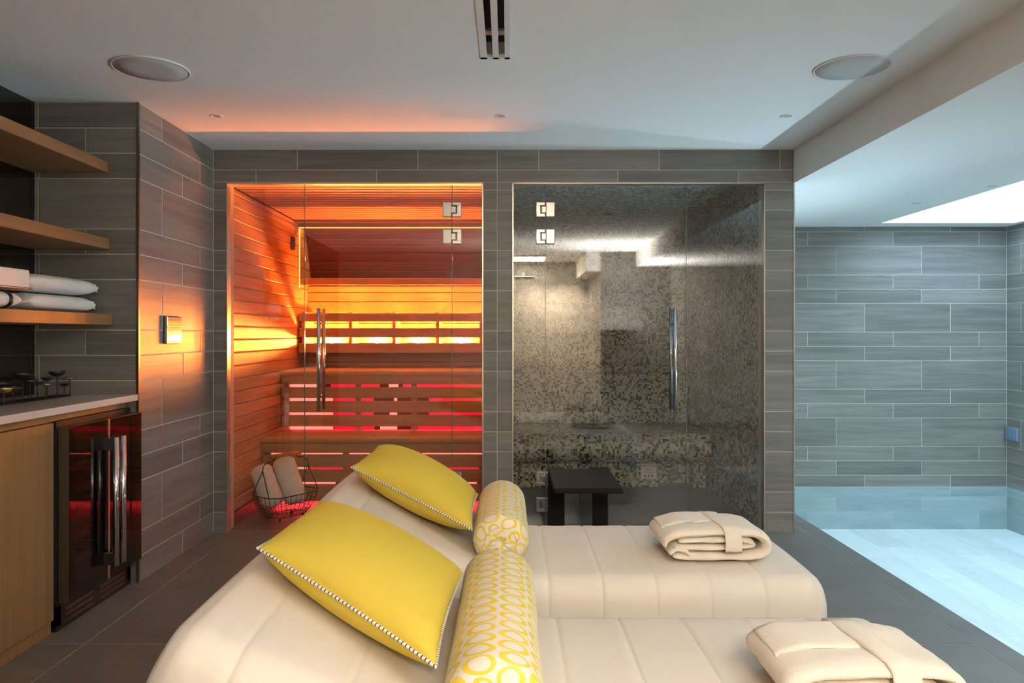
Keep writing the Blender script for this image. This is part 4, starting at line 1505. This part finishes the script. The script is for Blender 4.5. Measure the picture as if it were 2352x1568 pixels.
levels = [(.125, .085, .022), (.155, .108, .060), (.178, .126, .110), (.190, .138, .165)]
per = [4, 2, 7, 2, 4, 2, 7, 2]
rings_ = [along(rim_ring(a, b, z), per) for a, b, z in levels]
for i, rg in enumerate(rings_):
    obj('ring_wire' if i < 3 else 'rim', MB().tube(rg, .0022 if i < 3 else .0035, 6, True), M['wire'], bk_, True)
for k in range(len(rings_[0])):
    obj('upright_wire', MB().tube([r_[k] for r_ in rings_], .0018, 5), M['wire'], bk_, True)
for q in range(-2, 3):
    s_ = q * .03
    obj('base_wire', MB().tube([C0 + ax * -.125 + sx_ * s_ + Vector((0, 0, .022)), C0 + ax * .125 + sx_ * s_ + Vector((0, 0, .022))], .0018, 5), M['wire'], bk_)
for p in (-.09, .09):
    for q in (-.06, .06):
        c = C0 + ax * p + sx_ * q
        obj('foot', MB().lathe(c.x, c.y, [(.009, 0), (.009, .012), (.005, .022)], 10), M['wire'], bk_)
for s in (-1, 1):
    apex = C0 + ax * (s * .175) + Vector((0, 0, .325))
    for q in (-1, 1):
        foot_ = C0 + ax * (s * .190) + sx_ * (q * .088) + Vector((0, 0, .165))
        obj('handle_wire', MB().tube([foot_, foot_.lerp(apex, .6), apex], .003, 6), M['wire'], bk_, True)
    arc = [apex, C0 + ax * (s * .17) + Vector((0, 0, .355)), C0 + ax * (s * .145) + Vector((0, 0, .372)), C0 + ax * (s * .10) + Vector((0, 0, .380)), C0 + ax * (s * .085) + Vector((0, 0, .39)), C0 + ax * (s * .08) + Vector((0, 0, .405))]
    obj('handle_wire', MB().tube(arc, .003, 6), M['wire'], bk_, True)
obj('grip', MB().tube([C0 + ax * -.115 + Vector((0, 0, .408)), C0 + ax * .115 + Vector((0, 0, .408))], .013, 12), M['bench_wood'], bk_, True)


def rolled(label, p0, p1, r, seed):
    p0, p1 = Vector(p0), Vector(p1)
    tw = thing('rolled_towel', label, 'towel', tuple(p0), 'rolled towels in the basket')
    d = (p1 - p0).normalized()
    s = d.cross(Vector((0, 1, 0))).normalized()
    q_ = d.cross(s).normalized()
    L_ = (p1 - p0).length
    rings = []
    for i in range(25):
        t_ = i / 24
        e = min(t_, 1 - t_) * L_
        rr = r * (1 - .35 * max(0, 1 - e / .03) ** 2)
        ring = []
        for k in range(32):
            a = 2 * PI * k / 32
            c, sn = math.cos(a), math.sin(a)
            x = math.copysign(abs(c) ** .8, c); z = math.copysign(abs(sn) ** .8, sn)
            v_ = p0 + d * (t_ * L_) + (s * x + q_ * z) * rr
            v_ += (s * c + q_ * sn) * .004 * mnoise.noise(v_ * 20 + Vector((seed, 0, 0)))
            ring.append(v_)
        rings.append(ring)
    obj('roll', MB().loft(rings), M['terry'], tw, True)
    sp = [p1 + d * .001 + (s * math.cos(a) + q_ * math.sin(a)) * (r * (.62 - .5 * a / (5 * PI))) for a in [5 * PI * k / 50 for k in range(51)]]
    obj('spiral_edge', MB().tube(sp, .004, 5), M['terry'], tw, True)
    return tw


rolled('white rolled towel in the basket, leaning to the boarded wall', (-1.492, 4.745, .09), (-1.600, 4.785, .335), .066, 1)
rolled('white rolled towel in the basket, standing under the grip', (-1.375, 4.845, .09), (-1.490, 4.905, .365), .070, 6)
